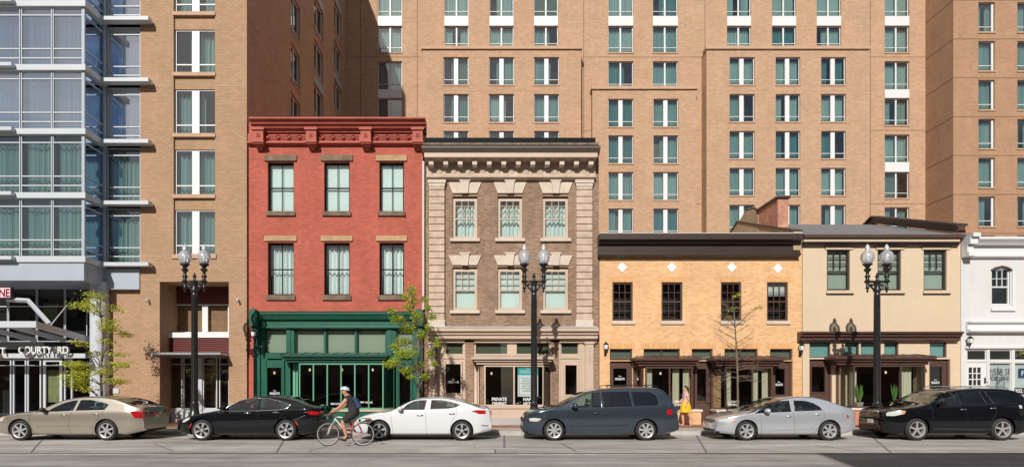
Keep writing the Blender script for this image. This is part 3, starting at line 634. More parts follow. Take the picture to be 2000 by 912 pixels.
for px_ in (502,606,713,815):
    x=fx(px_,25.0); w=.22
    b=B(); b.box(x-w,x+w,-.40,.02,zt-.8*1.12,zt-.8*.45); b.box(x-w-.05,x+w+.05,-.46,.02,zt-.8*.55,zt-.8*.40)
    b.box(x-w-.03,x+w+.03,-.43,.02,zt-.8*1.2,zt-.8*1.121)
    for i in range(4): ww=w*(1-.2*i); b.box(x-ww,x+ww,-.38+.08*i,.02,zt-.8*1.2-.056*(i+1),zt-.8*1.2-.056*i-.002*i)
    b.box(x-.10,x+.10,-.425,-.39,zt-.8*.93,zt-.8*.71); b.lathe([(.07,-.42),(.06,-.45),(.03,-.43),(0,-.45)],(x,0,zt-.8*.82),10,'y')
    b.build('cornice_bracket',REDP,red,(0,DF,0))
B().tube([(fx(826.5,25.3),25.36,fz(605)),(fx(826.5,25.3),25.36,fz(318))],.05,8).build('downspout',mat('pale_pipe',(.62,.60,.57),.5),red,smooth=40)
# green front
gz0=fz(608,25.0)
cornice(red,fx(493,25),fx(825,25),[(.42,gz0),(.50,gz0-.03),(.50,gz0-.10),(.42,gz0-.20),(.36,gz0-.32),(.22,gz0-.36),(.22,gz0-.60),(.28,gz0-.62),(.28,gz0-.68),(.1,gz0-.72)],GREEN,'shop_cornice')
B().ex([(DF-.50,gz0-.035),(DF-.53,gz0-.02),(DF-.2,gz0+.06),(DF+.0,gz0+.06),(DF,gz0-.03)],fx(493,25)+.03,fx(825,25)-.03).build('cornice_cap',GREEN,red)
b=B()
for x in (499,819): 
    xx=fx(x,25.2); b.box(xx-.17,xx+.17,-.56,.02,gz0-.62,gz0+.03); b.box(xx-.13,xx+.13,-.40,.02,gz0-.86,gz0-.621); b.prism([(xx-.17,gz0+.03),(xx+.17,gz0+.03),(xx,gz0+.14)],-.56,-.2)
    b.box(xx-.11,xx+.11,-.30,.02,gz0-1.05,gz0-.861)
each(b,'end_bracket',GREEN,red,(0,DF,0))
b=B(); y=-.06
b.wall(fx(496),fx(825),.14,fz(637),[(fx(518),fx(561),fz(690),fz(643),.12),(fx(577),fx(634),fz(690),fz(643),.12),(fx(637),fx(694),fz(690),fz(643),.12),(fx(697),fx(754),fz(690),fz(643),.12),(fx(775),fx(812),fz(690),fz(643),.12),
  (fx(523),fx(552),fz(815),fz(700),.1),(fx(780),fx(803),fz(815),fz(700),.1),(fx(562),fx(770),fz(800),fz(706),.1)],depth=.1,y=y)
for a_,c_ in ((498,510),(561,569),(757,766),(806,822)): b.box(fx(a_),fx(c_),-.14,-.05,.14,fz(637))
for a_,c_ in ((561,576),(757,773)): b.box(fx(a_)+.002,fx(c_),-.11,-.05,fz(690),fz(637)-.001)
b.build('shop_front',GREEN,red,(0,DF,0))
for a_,c_ in ((518,561),(577,634),(637,694),(697,754),(775,812)): win(red,fx(a_)+.003,fx(c_)-.003,fz(690)+.003,fz(643)-.003,DF+.01,DGREEN,border=.035,gl=GS,curt='blind',cm=mat('sage_blind',(.36,.42,.34),.9),box=.3,depth=.04,name='transom_window')
for a_,c_,g0,g1,h in ((519,557,524,551,'right'),(775,807,781,802,'left')): door(red,a_,c_,703,g0,g1,718,796,GREEN,rec=-.1,handle=h,decal=(a_==519))
room(red,fx(556),fx(772),.16,fz(700),DF+.05,DF+3.2); room(red,fx(519),fx(555),.16,fz(704),DF+.1,DF+2)
room(red,fx(776),fx(806),.16,fz(704),DF+.1,DF+2)
x0,x1,z0,z1,Dn=bay(red,585,748,709,799,.62,mat('pale_green_paint',(.10,.30,.20),.4),(612,639,666,693,720),GREEN,cap=mat('tan_sill',(.50,.38,.28),.6),side=.42,gl=GS,post=.055)
canopy(red,545,757,692,707,.85,DGREEN)
text('lettering','PRIVATE',.11,(fx(655,Dn),Dn+.02,fz(790,Dn)),WHITE,red,thick=.002,bold=.003); text('lettering','HAPPY HOUR',.11,(fx(712,Dn),Dn+.02,fz(787,Dn)),WHITE,red,thick=.002,bold=.003)
b=B(); b.box(fx(519),fx(557),-.25,.1,.14,.3); b.box(fx(775),fx(808),-.25,.1,.14,.3); each(b,'doorstep',CONC,red,(0,DF,0))
lantern(498,655,25.15,'frosted wall lantern at the left end of the green shop front')
# ---------------------------------------------------------------- BROWN BUILDING
brn=empty('brown_brick_building',(0,0,0),'brown brick building with pale stone window heads, rusticated corner pilasters and heavy dentilled cornice','building')
X0,X1=fx(829),fx(1169.5)
bxs=[(884,932),(972,1020),(1060,1110)]; bu=(384,466); bl=(522,606)
hl=[(fx(a_),fx(c_),fz(r[1]),fz(r[0]),.2) for a_,c_ in bxs for r in(bu,bl)]; hl.append((fx(853),fx(1140),.1,fz(662),.12))
B().wall(X0,X1,.1,fz(285),hl,back=12).build('wall',BB,brn,(0,DF,0))
for a_,c_ in bxs:
    m=(a_+c_)/2
    for (y0,y1,ks0,ks1) in ((357,378,353,379),(499,518,494,519)):
        l=B(); l.prism([(fx(a_-8),fz(y0)),(fx(c_+8),fz(y0)),(fx(c_),fz(y1)),(fx(a_),fz(y1))],-.06,.1)
        l.prism([(fx(m-9),fz(ks0)),(fx(m+9),fz(ks0)),(fx(m+6),fz(ks1)),(fx(m-6),fz(ks1))],-.14,.09)
        l.box(fx(m-10.5),fx(m+10.5),-.15,.0,fz(ks0+3),fz(ks0)-.004)
        l.build('lintel',LIME,brn,(0,DF,0))
    for r,lower in ((bu,0),(bl,1)):
        l=B(); l.box(fx(a_-5),fx(c_+5),-.12,.15,fz(r[1]+6),fz(r[1])-.002); each(l,'sill',LIME,brn,(0,DF,0))
        win(brn,fx(a_)+.004,fx(c_)-.004,fz(r[1])+.004,fz(r[0])-.06,DF+.10,BEIGE,vb=(),hb=((.5,.028),),border=.115,gl=GR,curt='blind' if lower else 'full',cm=CURTB if lower else mat('lace_curtain',(.66,.72,.68),.9),cross=((.5,.97,3,3),),depth=.09,tbar=.022,top=(.03,.97) if lower else None)
# pilasters
for a_,c_ in ((838,868),(1126,1157)):
    b=B(); x0_,x1_=fx(a_,25.35),fx(c_,25.35); z=fz(626); top=fz(360); n=20; h=(top-z)/n
    for i in range(n): b.box(x0_,x1_,-.15,.05,z+h*i+.030,z+h*(i+1)-.008)
    b.box(x0_+.025,x1_-.025,-.095,.05,z,top)
    b.build('pilaster',LIMED,brn,(0,DF,0))
    b=B(); b.box(x0_-.06,x1_+.06,-.20,.05,fz(360),fz(354)); b.box(x0_-.02,x1_+.02,-.17,.05,fz(366),fz(360)-.002)
    b.box(x0_-.03,x1_+.03,-.2,.05,fz(640),fz(625)); b.box(x0_-.06,x1_+.06,-.24,.05,fz(641)-.002,fz(637)); each(b,'pilaster_cap',LIME,brn,(0,DF,0))
zt=fz(283,24.7)
cornice(brn,fx(823,24.7),fx(1173,24.7),[(.72,zt+.0),(.80,zt-.06),(.80,zt-.12),(.66,zt-.28),(.60,zt-.30)],BEIGED)
cornice(brn,fx(828,24.7),fx(1168,24.7),[(.70,zt-.302),(.70,zt-.48),(.10,zt-.50)],BEIGE,'fascia')
B().box(fx(830,24.9),fx(1162,24.9),24.75,27,zt+.03,zt+.32).build('parapet_cap',BLACK,brn)
B().ex([(24.66,zt+.07),(25.5,zt+.16),(25.5,zt+.0),(24.7,zt+.0)],fx(826,24.7),fx(1170,24.7)).build('flashing',mat('worn_flashing',(.30,.24,.20),.7,var=.35,vs=4,bump=.8,bs=6),brn)
zf=fz(320)
cornice(brn,fx(834),fx(1162),[(.10,zt-.50),(.10,fz(340)),(.16,fz(341)),(.16,fz(345)),(.24,fz(347)),(.24,fz(350)),(.08,fz(353))],LIMED,'frieze')
for i in range(12):
    x=fx(842+i*28.4,25.0); z=fz(311,24.9)
    b=B(); b.box(x-.10,x+.10,-.52,.0,z-.20,z+.10); b.box(x-.12,x+.12,-.55,.0,z+.101,z+.16); b.build('cornice_bracket',LIME,brn,(0,DF,0))
fr=B()
for i in range(11):
    x=fx(858+i*28.2,25.35); z=fz(334,25.35); fr.lathe([(.10,-.09),(.10,-.15),(.05,-.13),(.04,-.16),(0,-.17)],(x,0,z),6,'y')
each(fr,'rosette',LIME,brn,(0,DF,0))
# shop front
cz=fz(640,25.0)
cornice(brn,fx(833,25),fx(1169,25),[(.30,cz+.06),(.52,cz),(.55,cz-.05),(.55,cz-.14),(.44,cz-.18),(.42,cz-.28),(.34,cz-.30),(.34,cz-.44),(.14,cz-.48),(.14,cz-.60),(.06,cz-.62)],BEIGE,'shop_cornice')
B().ex([(DF-.56,cz+.01),(DF-.5,cz+.06),(DF,cz+.12),(DF,cz+.0)],fx(834,25),fx(1168,25)).build('flashing',mat('grey_flashing',(.42,.44,.46),.4,var=.1),brn)
b=B(); y=-.02
trs=[(870,905),(928,992),(1008,1072),(1095,1130)]
b.wall(fx(850),fx(1142),.14,fz(660),[(fx(a_),fx(c_),fz(692),fz(668),.1) for a_,c_ in trs]+[(fx(869),fx(901),.2,fz(709),.1),(fx(1101),fx(1127),.2,fz(711),.1),(fx(930),fx(1072),.3,fz(700),.1)],y=y)
for a_,c_ in ((838,851),(1142,1158)): b.box(fx(a_),fx(c_),-.16,.0,.14,fz(664)); b.box(fx(a_)-.04,fx(c_)+.04,-.2,.0,fz(672),fz(668)); b.box(fx(a_)-.03,fx(c_)+.03,-.2,.0,.14,.6)
for a_,c_ in ((866,905),(1095,1131)):
    b.box(fx(a_)-.1,fx(a_)-.02,-.07,.0,.14,fz(664)); b.box(fx(c_)+.02,fx(c_)+.1,-.07,.0,.14,fz(664)); b.box(fx(a_)-.02,fx(c_)+.02,-.06,.0,fz(700),fz(694))
for i in range(6): b.lathe([(.03,-.15),(.03,-.19),(0,-.2)],(fx(1150),0,fz(680+i*5)),8,'y')
b.build('shop_front',BEIGE,brn,(0,DF,0))
b=B()
for a_,c_ in ((909,925),(1076,1091)): b.box(fx(a_),fx(c_),-.10,.0,.14,fz(670)); 
each(b,'pier',BB,brn,(0,DF,0))
b=B()
for a_,c_ in ((909,925),(1076,1091)): b.box(fx(a_)-.03,fx(c_)+.03,-.14,.0,fz(670)+.002,fz(664))
each(b,'pier_cap',BEIGE,brn,(0,DF,0))
for a_,c_ in trs: win(brn,fx(a_)+.003,fx(c_)-.003,fz(692)+.003,fz(668)-.003,DF+.0,BEIGE,border=.03,gl=GS,curt='blind',cm=mat('olive_blind',(.10,.12,.08),.9),box=.3,depth=.04,name='transom_window')
door(brn,867,903,706,871,900,711,767,BEIGE,rec=-.05,handle='left'); door(brn,1099,1129,706,1104,1126,713,770,BEIGE,rec=-.05,decal=False,handle='left')
for a_,c_ in ((865,905),(928,1074),(1097,1130)): room(brn,fx(a_),fx(c_),.16,fz(700),DF+.12,DF+3)
x0,x1,z0,z1,Dn=bay(brn,947,1061,713,793,.62,BEIGE,(1004,),BEIGE,side=.40,gl=GS)
canopy(brn,921,1082,697,711,.85,BEIGE,seams=False)
B().box(fx(915,24.7),fx(1090,24.7),24.55,25.6,.14,.42).build('doorstep',CONC,brn)
text('lettering','PRIVATE\nDINING',.19,(fx(975,Dn),Dn+.02,fz(782,Dn)),WHITE,brn,width=fx(990,Dn)-fx(961,Dn),thick=.003,bold=.006)
text('lettering','HAPPY\nHOUR',.19,(fx(1034,Dn),Dn+.02,fz(782,Dn)),WHITE,brn,width=fx(1046,Dn)-fx(1021,Dn),thick=.003,bold=.006)
po=empty('window_poster',(fx(1031,Dn+.1),Dn+.08,fz(774,Dn)),'teal and white poster hanging inside the shop window of the brown brick building','poster')
w=(fx(1051,Dn)-fx(1011,Dn))/2; h=fz(714,Dn)-fz(774,Dn)
B().box(-w,w,0,.01,0,h).build('sheet',mat('poster_white',(.75,.77,.78),.6),po)
B().box(-w-.001,w+.001,-.004,.006,h*.70,h+.001).build('header',mat('poster_teal',(.03,.45,.45),.6),po)
b=B(); 
for i in range(9): b.box(-w*.55 if i%3 else -w*.7,w*.6 if i%2 else w*.45,-.004,0,h*(.60-.055*i),h*(.613-.055*i))
for xx in (-w*.86,w*.83): b.box(xx,xx+.012,-.004,0,h*.06,h*.66)
b.box(-w*.86,w*.85,-.0042,0,h*.055,h*.063); b.build('printing',mat('ink',(.08,.09,.11),.6),po)
text('lettering','DELEGATE',.17,(0,-.007,h*.77),WHITE,po,width=w*1.6,thick=.002,bold=.004); text('lettering','The',.12,(0,-.007,h*.89),WHITE,po,thick=.002)
lantern(853,665,25.15,'grey wall lantern beside the left pilaster of the brown brick shop front')
B().tube([(fx(852,25.2),25.2,1.5),(fx(852,25.2),25.2,fz(672,25.2))],.06,8).build('standpipe',BEIGED,brn,smooth=40)
# ---------------------------------------------------------------- YELLOW BUILDING
yel=empty('yellow_brick_building',(0,0,0),'two storey yellow brick building with white diamond insets and a dark brown metal cornice','building')
X0,X1=fx(1171),fx(1566)
yx=[(1196,1236),(1292,1333),(1408,1448),(1498,1539)]
tr=[(1191,1235),(1257,1328),(1351,1392),(1415,1480),(1504,1548)]
hl=[(fx(a_),fx(c_),fz(626),fz(551),.14) for a_,c_ in yx]+[(fx(a_),fx(c_),fz(703),fz(681),.16) for a_,c_ in tr]
hl+=[(fx(1191),fx(1235),.1,fz(705),.14),(fx(1351),fx(1392),.1,fz(705),.14),(fx(1504),fx(1548),.1,fz(705),.14),(fx(1255),fx(1345),.3,fz(708),.2),(fx(1408),fx(1502),.3,fz(708),.2)]
B().wall(X0,X1,.1,fz(470),hl,back=8).build('wall',YB,yel,(0,DF,0))
s=B(); 
YSOL=brick('yellow_soldier_brick',(.70,.38,.15),(.60,.29,.11),(.68,.45,.25),bw=.075,bh=.28,stain=.07)
for a_,c_ in yx: s.box(fx(a_-5),fx(c_+5),-.006,.02,fz(550.5),fz(541))
for a_,c_ in tr: s.box(fx(a_-5),fx(c_+5),-.006,.02,fz(680.5),fz(669))
each(s,'brick_lintel',YSOL,yel,(0,DF,0))
for a_,c_ in yx:
    B().box(fx(a_-2),fx(c_+4),-.07,.1,fz(633),fz(626.5)).build('sill',LIME,yel,(0,DF,0))
    win(yel,fx(a_)+.003,fx(c_)-.003,fz(626)+.003,fz(551)-.003,DF+.06,BROWN,hb=((.5,.03),),border=.07,gl=GS,curt='blind' if a_ in (1498,) else None,cm=CURTB,cross=((0.02,.5,3,2),(.5,.98,3,2)),depth=.07,tbar=.024,top=(.66,.97))
for x_,y_ in ((1215,522),(1312,522),(1429,522),(1519,524)):
    r=.215; B().prism([(fx(x_)-r,fz(y_)),(fx(x_),fz(y_)-r),(fx(x_)+r,fz(y_)),(fx(x_),fz(y_)+r)],-.02,.02).build('diamond_inset',mat('white_tile',(.8,.8,.8),.5),yel,(0,DF,0))
zt=fz(457,25.0)
cornice(yel,fx(1171,25),fx(1569,25),[(.48,zt+.02),(.50,zt),(.50,zt-.22),(.34,zt-.27),(.30,zt-.36),(.16,zt-.38),(.16,zt-.62),(.22,zt-.66),(.22,zt-.72),(.32,zt-.75),(.32,zt-.84),(.14,zt-.92)],DBROWN)
B().box(fx(1172,25),fx(1568,25),24.99,27.2,zt+.021,zt+.06).build('cornice_cap',mat('pale_flashing',(.5,.45,.42),.4),yel)
OG=mat('dim_blind',(.16,.19,.15),.9)
for a_,c_ in tr: win(yel,fx(a_)+.003,fx(c_)-.003,fz(702)+.003,fz(681)-.003,DF+.08,BROWN,vb=((.5,.03),) if c_-a_>60 else (),border=.05,gl=GS,curt='blind',cm=OG,box=.3,depth=.05,name='transom_window')
door(yel,1191,1235,705,1199,1225,719,754,BROWN); door(yel,1351,1392,705,1359,1381,720,782,BROWN,decal=False); door(yel,1504,1548,705,1514,1535,720,770,BROWN)
for a_,c_ in ((1192,1234),(1245,1350),(1352,1391),(1398,1500),(1505,1547)): room(yel,fx(a_),fx(c_),.16,fz(704),DF+.21,DF+3.2)
for args in ((1262,1352,(1308,),(1243,1369)),(1418,1508,(1470,),(1400,1516))):
    x0,x1,z0,z1,Dn=bay(yel,args[0],args[1],716,799,.62,BROWN,args[2],YB,cap=mat('pale_sill',(.68,.60,.52),.6),side=.36,gl=GS,blk_px=args[3])
    c=B()
    for q in ((x0+.05,x0+.35),(x1-.75,x1-.45),(x1-.3,x1-.02)):
        n=12
        for i in range(n):
            xa=q[0]+(q[1]-q[0])*i/n; xb=q[0]+(q[1]-q[0])*(i+1)/n; c.face([(xa,Dn+.30+.03*math.sin(i*1.7),z0+.1),(xb,Dn+.30+.03*math.sin((i+1)*1.7),z0+.1),(xb,Dn+.30+.03*math.sin((i+1)*1.7),z1-.02),(xa,Dn+.30+.03*math.sin(i*1.7),z1-.02)])
    c.build('curtain',CURTW,yel,smooth=60)
    text('lettering','PRIVATE\nDINING',.13,(fx(args[0]+67 if args[0]<1300 else args[0]+15,Dn),Dn+.02,fz(786,Dn)),WHITE,yel,thick=.002,bold=.004)
canopy(yel,1240,1371,699,714,.85,BROWN); canopy(yel,1394,1537,699,714,.85,BROWN)
lantern(1182,680,DF,'black wall lantern near the left end of the yellow brick wall'); lantern(1562,682,DF,'black wall lantern on the yellow brick right beside the cream building')
# ---------------------------------------------------------------- CREAM BUILDING
crm=empty('cream_painted_building',(0,0,0),'two storey cream painted building with brown trim, grey pitched roof and brick chimney','building')
X0,X1=fx(1567.5),fx(1876)
cxs=[(1615,1660),(1714,1760),(1804,1849)]; ct=[(1581,1622),(1650,1678),(1681,1715),(1727,1755),(1816,1849)]
hl=[(fx(a_),fx(c_),fz(567),fz(488),.16) for a_,c_ in cxs]+[(fx(a_),fx(c_),fz(698),fz(668),.16) for a_,c_ in ct]
hl+=[(fx(1581),fx(1625),.1,fz(701),.14),(fx(1815),fx(1856),.1,fz(701),.14),(fx(1668),fx(1790),.3,fz(706),.2)]
B().wall(X0,X1,.1,fz(464),hl,back=10).build('wall',CREAM,crm,(0,DF,0))
for a_,c_ in cxs:
    B().box(fx(a_-2),fx(c_+6),-.08,.1,fz(573),fz(567.5)).build('sill',CREAM,crm,(0,DF,0))
    b=B(); b.box(fx(a_-2),fx(c_+6),-.079,.0,fz(574.5),fz(573.1)); b.box(fx(a_-6),fx(c_+8),-.09,.05,fz(483.5),fz(481.5)); b.build('trim',DBROWN,crm,(0,DF,0))
    B().box(fx(a_-4),fx(c_+6),-.05,.05,fz(487.5),fz(483.6)).build('lintel',CREAM,crm,(0,DF,0))
    win(crm,fx(a_)+.003,fx(c_)-.003,fz(567)+.003,fz(488)-.003,DF+.07,DBROWN,hb=((.47,.03),),border=.07,gl=GR,curt='blind',cm=mat('pale_green_blind',(.36,.395,.33),.9),cross=((.5,.98,3,3),),depth=.07,tbar=.028,top=(.02,.97))
zt=fz(461,25.2)
cornice(crm,fx(1571,25.2),fx(1880,25.2),[(.34,zt+.05),(.34,zt-.06),(.24,zt-.08)],BROWN)
cornice(crm,fx(1572,25.2),fx(1878,25.2),[(.22,zt-.082),(.22,zt-.22)],CREAM,'frieze')
cornice(crm,fx(1571,25.2),fx(1879,25.2),[(.26,zt-.222),(.26,zt-.27),(.16,zt-.30),(.16,zt-.35),(.05,zt-.4)],DBROWN,'frieze_trim')
RZ=10.35; RDp=31.0
b=B(); b.ex([(25.17,zt+.06),(RDp,RZ),(36,8.2),(36,7.9),(25.3,zt-.06)],X0,X1); b.build('roof',ROOF,crm)
XP=X1-.25
def rake(x0,x1,off,th,m,nm):
    b=B(); b.ex([(25.3,zt+.1+off),(RDp,RZ+off),(36,8.3+off),(36,8.3+off-th),(RDp,RZ+off-th),(25.3,zt+.1+off-th)],x0,x1); return b.build(nm,m,crm)
rake(XP,XP+.30,.36,.30,BROWN,'parapet_wall'); rake(XP-.10,XP+.40,.46,.10,DBROWN,'parapet_cap'); rake(XP-.04,XP+.32,.16,.06,DBROWN,'parapet_trim')
xl=fx(1436,31.3)-.25; xl=13.2
rake(xl,xl+.35,.12,.8,STUC,'parapet_wall'); rake(xl-.05,xl+.4,.20,.08,DBROWN,'parapet_cap')
b=B(); b.box(xl+.01,xl+.5,26.7,28.6,7.5,10.35); b.build('chimney',OB,crm)
b=B(); b.prism([(xl-.06,10.35),(xl+.56,10.35),(xl+.56,10.45),(xl-.06,10.45)],26.62,28.68); b.build('chimney_cap',DBROWN,crm)
b=B(); b.ex([(28.6,zt+.1),(28.6,10.15),(29.2,10.6),(30,10.75),(31,10.35),(31,9)],xl-.02,xl+.3); b.build('gable_wall',STUC,crm)
b=B(); b.tube([(xl+.1,28.62,10.22),(xl+.1,29.3,10.68),(xl+.1,30,10.82),(xl+.1,31.05,10.38)],.09,4); b.build('gable_cap',DBROWN,crm)
cz=fz(648,25.1)
cornice(crm,fx(1566,25.1),fx(1882,25.1),[(.44,cz+.02),(.44,cz-.06),(.34,cz-.09),(.34,cz-.18),(.24,cz-.21),(.24,cz-.33),(.12,cz-.40)],BROWN,'shop_cornice')
for a_,c_ in ct: win(crm,fx(a_)+.003,fx(c_)-.003,fz(698)+.003,fz(668)-.003,DF+.05,BROWN,border=.04,gl=GS,curt='blind',cm=CURTT,box=.3,depth=.05,name='transom_window')
door(crm,1581,1625,701,1588,1614,716,765,BROWN,decal=False); door(crm,1815,1856,701,1821,1843,716,766,BROWN)
for a_,c_ in ((1582,1624),(1655,1806),(1816,1855)): room(crm,fx(a_),fx(c_),.16,fz(702),DF+.21,DF+3.2)
x0,x1,z0,z1,Dn=bay(crm,1668,1806,713,796,.62,BROWN,(1760,),SB,cap=mat('pale_sill',(.68,.60,.52),.6),side=.36,gl=GS,blk_px=(1652,1820))
canopy(crm,1632,1830,696,712,.85,BROWN)
c=B()
for q in ((x0+.02,x0+.3),(x1-.85,x1-.35)):
    n=10
    for i in range(n):
        xa=q[0]+(q[1]-q[0])*i/n; xb=q[0]+(q[1]-q[0])*(i+1)/n; c.face([(xa,Dn+.34+.03*math.sin(i*1.7),z0+.1),(xb,Dn+.34+.03*math.sin((i+1)*1.7),z0+.1),(xb,Dn+.34+.03*math.sin((i+1)*1.7),z1-.02),(xa,Dn+.34+.03*math.sin(i*1.7),z1-.02)])
c.build('curtain',CURTW,crm,smooth=60)
LEAFD=mat('dark_leaf',(.05,.12,.03),.5)
for k,(px_,lb) in enumerate(((1680,'spiky green pot plant in the left of the cream shop bay window'),(1748,'spiky green pot plant in the right of the cream shop bay window'))):
    p=empty('pot_plant',(fx(px_,Dn+.2),Dn+.25,z0+.02),lb,'plant','pot plants in the cream shop window')
    b=B(); b.lathe([(0,0),(.12,0),(.16,.22),(.15,.22),(0,.2)],n=14); b.build('pot',CONC,p)
    b=B(); rs=random.Random(k)
    for i in range(16):
        a_=rs.uniform(0,6.28); l=rs.uniform(.45,.85); o=rs.uniform(.1,.3); dx,dy=math.cos(a_)*o,math.sin(a_)*o*.5
        w=.03; b.face([(-w,0,.2),(w,0,.2),(dx*.6+w,dy*.6,.2+l*.6),(dx,dy,.2+l),(dx*.6-w,dy*.6,.2+l*.6)])
    b.build('foliage',mat('snake_leaf',(.12,.24,.06),.5,var=.3,vs=6),p)
# ---------------------------------------------------------------- WHITE BUILDING
wht=empty('white_painted_building',(0,0,0),'white painted brick building with an arched sash window at the right edge of the picture','building')
X0,X1=fx(1877),fx(2200)
aw=(1937,1973)
trw=[(1889,1927),(1933,1976),(1982,2025),(2031,2074)]
hl=[(fx(aw[0]),fx(aw[1]),fz(595),fz(525),.15),(fx(2060),fx(2096),fz(595),fz(525),.15)]+[(fx(a_),fx(c_),fz(703),fz(683),.1) for a_,c_ in trw]+[(fx(a_),fx(c_),.7,fz(708),.1) for a_,c_ in trw[1:]]+[(fx(1888),fx(1927),.1,fz(707),.1)]
B().wall(X0,X1,.1,fz(462),hl,back=10).build('wall',WBm,wht,(0,DF,0))
for a_,c_ in ((1937,1973),(2060,2096)):
    win(wht,fx(a_)+.003,fx(c_)-.003,fz(595)+.003,fz(525)-.003,DF+.06,WHITE,hb=((.5,.03),),border=.05,gl=GS,curt=None,cross=((.5,.97,3,2),),depth=.07,tbar=.025)
    m=(fx(a_)+fx(c_))/2; r=(fx(c_)-fx(a_))/2+.06; b=B()
    pts=[(m-r,fz(527)),(m-r*.6,fz(522)),(m,fz(519)),(m+r*.6,fz(522)),(m+r,fz(527))]
    b.prism(pts+[(m+r*.92,fz(529)),(m+r*.55,fz(524.5)),(m,fz(522)),(m-r*.55,fz(524.5)),(m-r*.92,fz(529))],-.07,.04); b.build('arch_trim',BROWN,wht,(0,DF,0))
    b=B(); b.box(m+r+.0,m+r+.14,-.05,.02,fz(602),fz(528)); b.box(m-r,m+r+.14,-.08,.02,fz(607),fz(601)); each(b,'sill',WHITE,wht,(0,DF,0))
zt=fz(462,25.0)
cornice(wht,X0+.35,X1,[(.50,zt+.0),(.50,zt-.10),(.36,zt-.22),(.30,zt-.30),(.12,zt-.32),(.12,zt-.66),(.18,zt-.68),(.18,zt-.78),(.08,zt-.84)],WHITE)
b=B(); xx=X0+.05; b.box(xx-.02,xx+.30,-.62,.05,zt-.02,zt+.14); b.box(xx-.05,xx+.28,-.5,.05,zt-.30,zt-.021); b.box(xx-.05,xx+.22,-.34,.05,zt-.62,zt-.301); b.box(xx-.05,xx+.24,-.42,.05,zt-.80,zt-.621); each(b,'end_bracket',WHITE,wht,(0,DF,0))
cz=fz(628)
cornice(wht,X0+.2,X1,[(.24,cz),(.24,cz-.05),(.10,cz-.12),(.10,cz-.34),(.26,cz-.36),(.26,cz-.44),(.06,cz-.5)],WHITE,'shop_cornice')
cornice(wht,fx(1884),X1,[(.10,fz(676)),(.10,fz(680)),(.03,fz(682))],WHITE,'shop_trim')
for a_,c_ in trw: win(wht,fx(a_)+.003,fx(c_)-.003,fz(703)+.003,fz(683)-.003,DF+.03,WHITE,border=.03,gl=GS,curt=None,box=.8,depth=.05,name='transom_window')
for a_,c_ in trw[1:]: win(wht,fx(a_)+.003,fx(c_)-.003,.703,fz(708)-.003,DF+.03,WHITE,border=.03,gl=glass('paper_glass',(.80,.84,.84),.22) if a_==1933 else MATS['paper_glass'],curt='blind',cm=mat('paper_white',(.60,.66,.66),.9),by=-.005,box=.8,depth=.05,name='shop_window')
b=B(); x0_,x1_=fx(1889),fx(1927); y=.03; a_,c_,e,f=fx(1893),fx(1917),fz(752),fz(717)
b.wall(x0_,x1_,.15,fz(707),[(a_,c_,e,f)],depth=.04,y=y)
for i in (1,2): b.box(a_+(c_-a_)*i/3-.02,a_+(c_-a_)*i/3+.02,y,y+.03,e,f); b.box(a_,c_,y+.002,y+.028,e+(f-e)*i/3-.02,e+(f-e)*i/3+.02)
d=b.build('door',WHITE,wht,(0,DF,0)); g=B(); g.face([(a_,y+.035,e),(c_,y+.035,e),(c_,y+.035,f),(a_,y+.035,f)]); g.build('pane',GS,d)
B().box(x1_-.09,x1_-.05,y-.05,y,1.9,2.15).build('handle',IRON,d)
room(wht,fx(1889),fx(1927),.16,fz(707),DF+.15,DF+2)
INK=mat('dark_lettering',(.06,.07,.08),.6)
text('lettering','1,598 SF',.40,(fx(1955),DF+.070,fz(732)),INK,wht,width=fx(1976)-fx(1935),thick=.002,bold=.005); text('lettering','FOR LEASE',.24,(fx(1955),DF+.070,fz(742)),INK,wht,width=fx(1974)-fx(1936),thick=.002,bold=.003)
B().box(fx(1991),fx(2022),.02,.035,fz(737),fz(719)).build('window_sign',mat('navy_sign',(.01,.05,.10),.5),wht,(0,DF,0))
text('lettering','F',.30,(fx(1998),DF+.015,fz(733)),WHITE,wht,thick=.002)
B().box(fx(1981),fx(2026),-.01,.028,fz(768),fz(757)).build('window_sign',BLACK,wht,(0,DF,0))
text('lettering','202.6',.22,(fx(1992),DF-.02,fz(766)),WHITE,wht,width=fx(2003)-fx(1982),thick=.002,bold=.005)
lantern(1889,668,DF,'black wall lantern on the white painted wall at the right')
# cameras on the hotel
SC=None
for px_,lb in ((290,'small white security camera left of the hotel recess'),(466,'small white security camera right of the hotel recess')):
    if SC is None:
        SC=empty('security_camera',(fx(px_),DF,fz(588)),lb,'camera','security cameras on the hotel wall')
        B().box(-.05,.05,-.03,.0,-.02,.10).build('mount',WHITE,SC); B().tube([(0,-.02,.06),(0,-.12,.06),(.02,-.22,.02)],.045,8).build('housing',WHITE,SC); B().lathe([(.0,-.0),(.04,-.01),(.0,-.05)],(.02,-.2,-.02),8).build('lens',BLACK,SC)
    else:
        c=copy_tree(SC); c.location.x=fx(px_); c['label']=lb
# building on the viewer's side of the street (casts the shadow at the bottom right)
opp=empty('opposite_building',(0,0,0),'plain brick building across the street whose shadow falls on the road','building')
ox0=2.8; hl=[(ox0+1+i*3,ox0+2.4+i*3,1+k*3.2,3+k*3.2) for i in range(12) for k in range(4)]
b=B(); b.box(ox0,ox0+40,-16,-8,0,15.3); b.build('wall',brick('opposite_brick',(.30,.15,.10),(.24,.12,.08),(.3,.2,.15)),opp)
b=B()
for h in hl: b.box(h[0],h[1],-8,-7.96,h[2],h[3])
b.build('window_glazing',mat('dark_glazing',(.03,.04,.05),.1),opp)

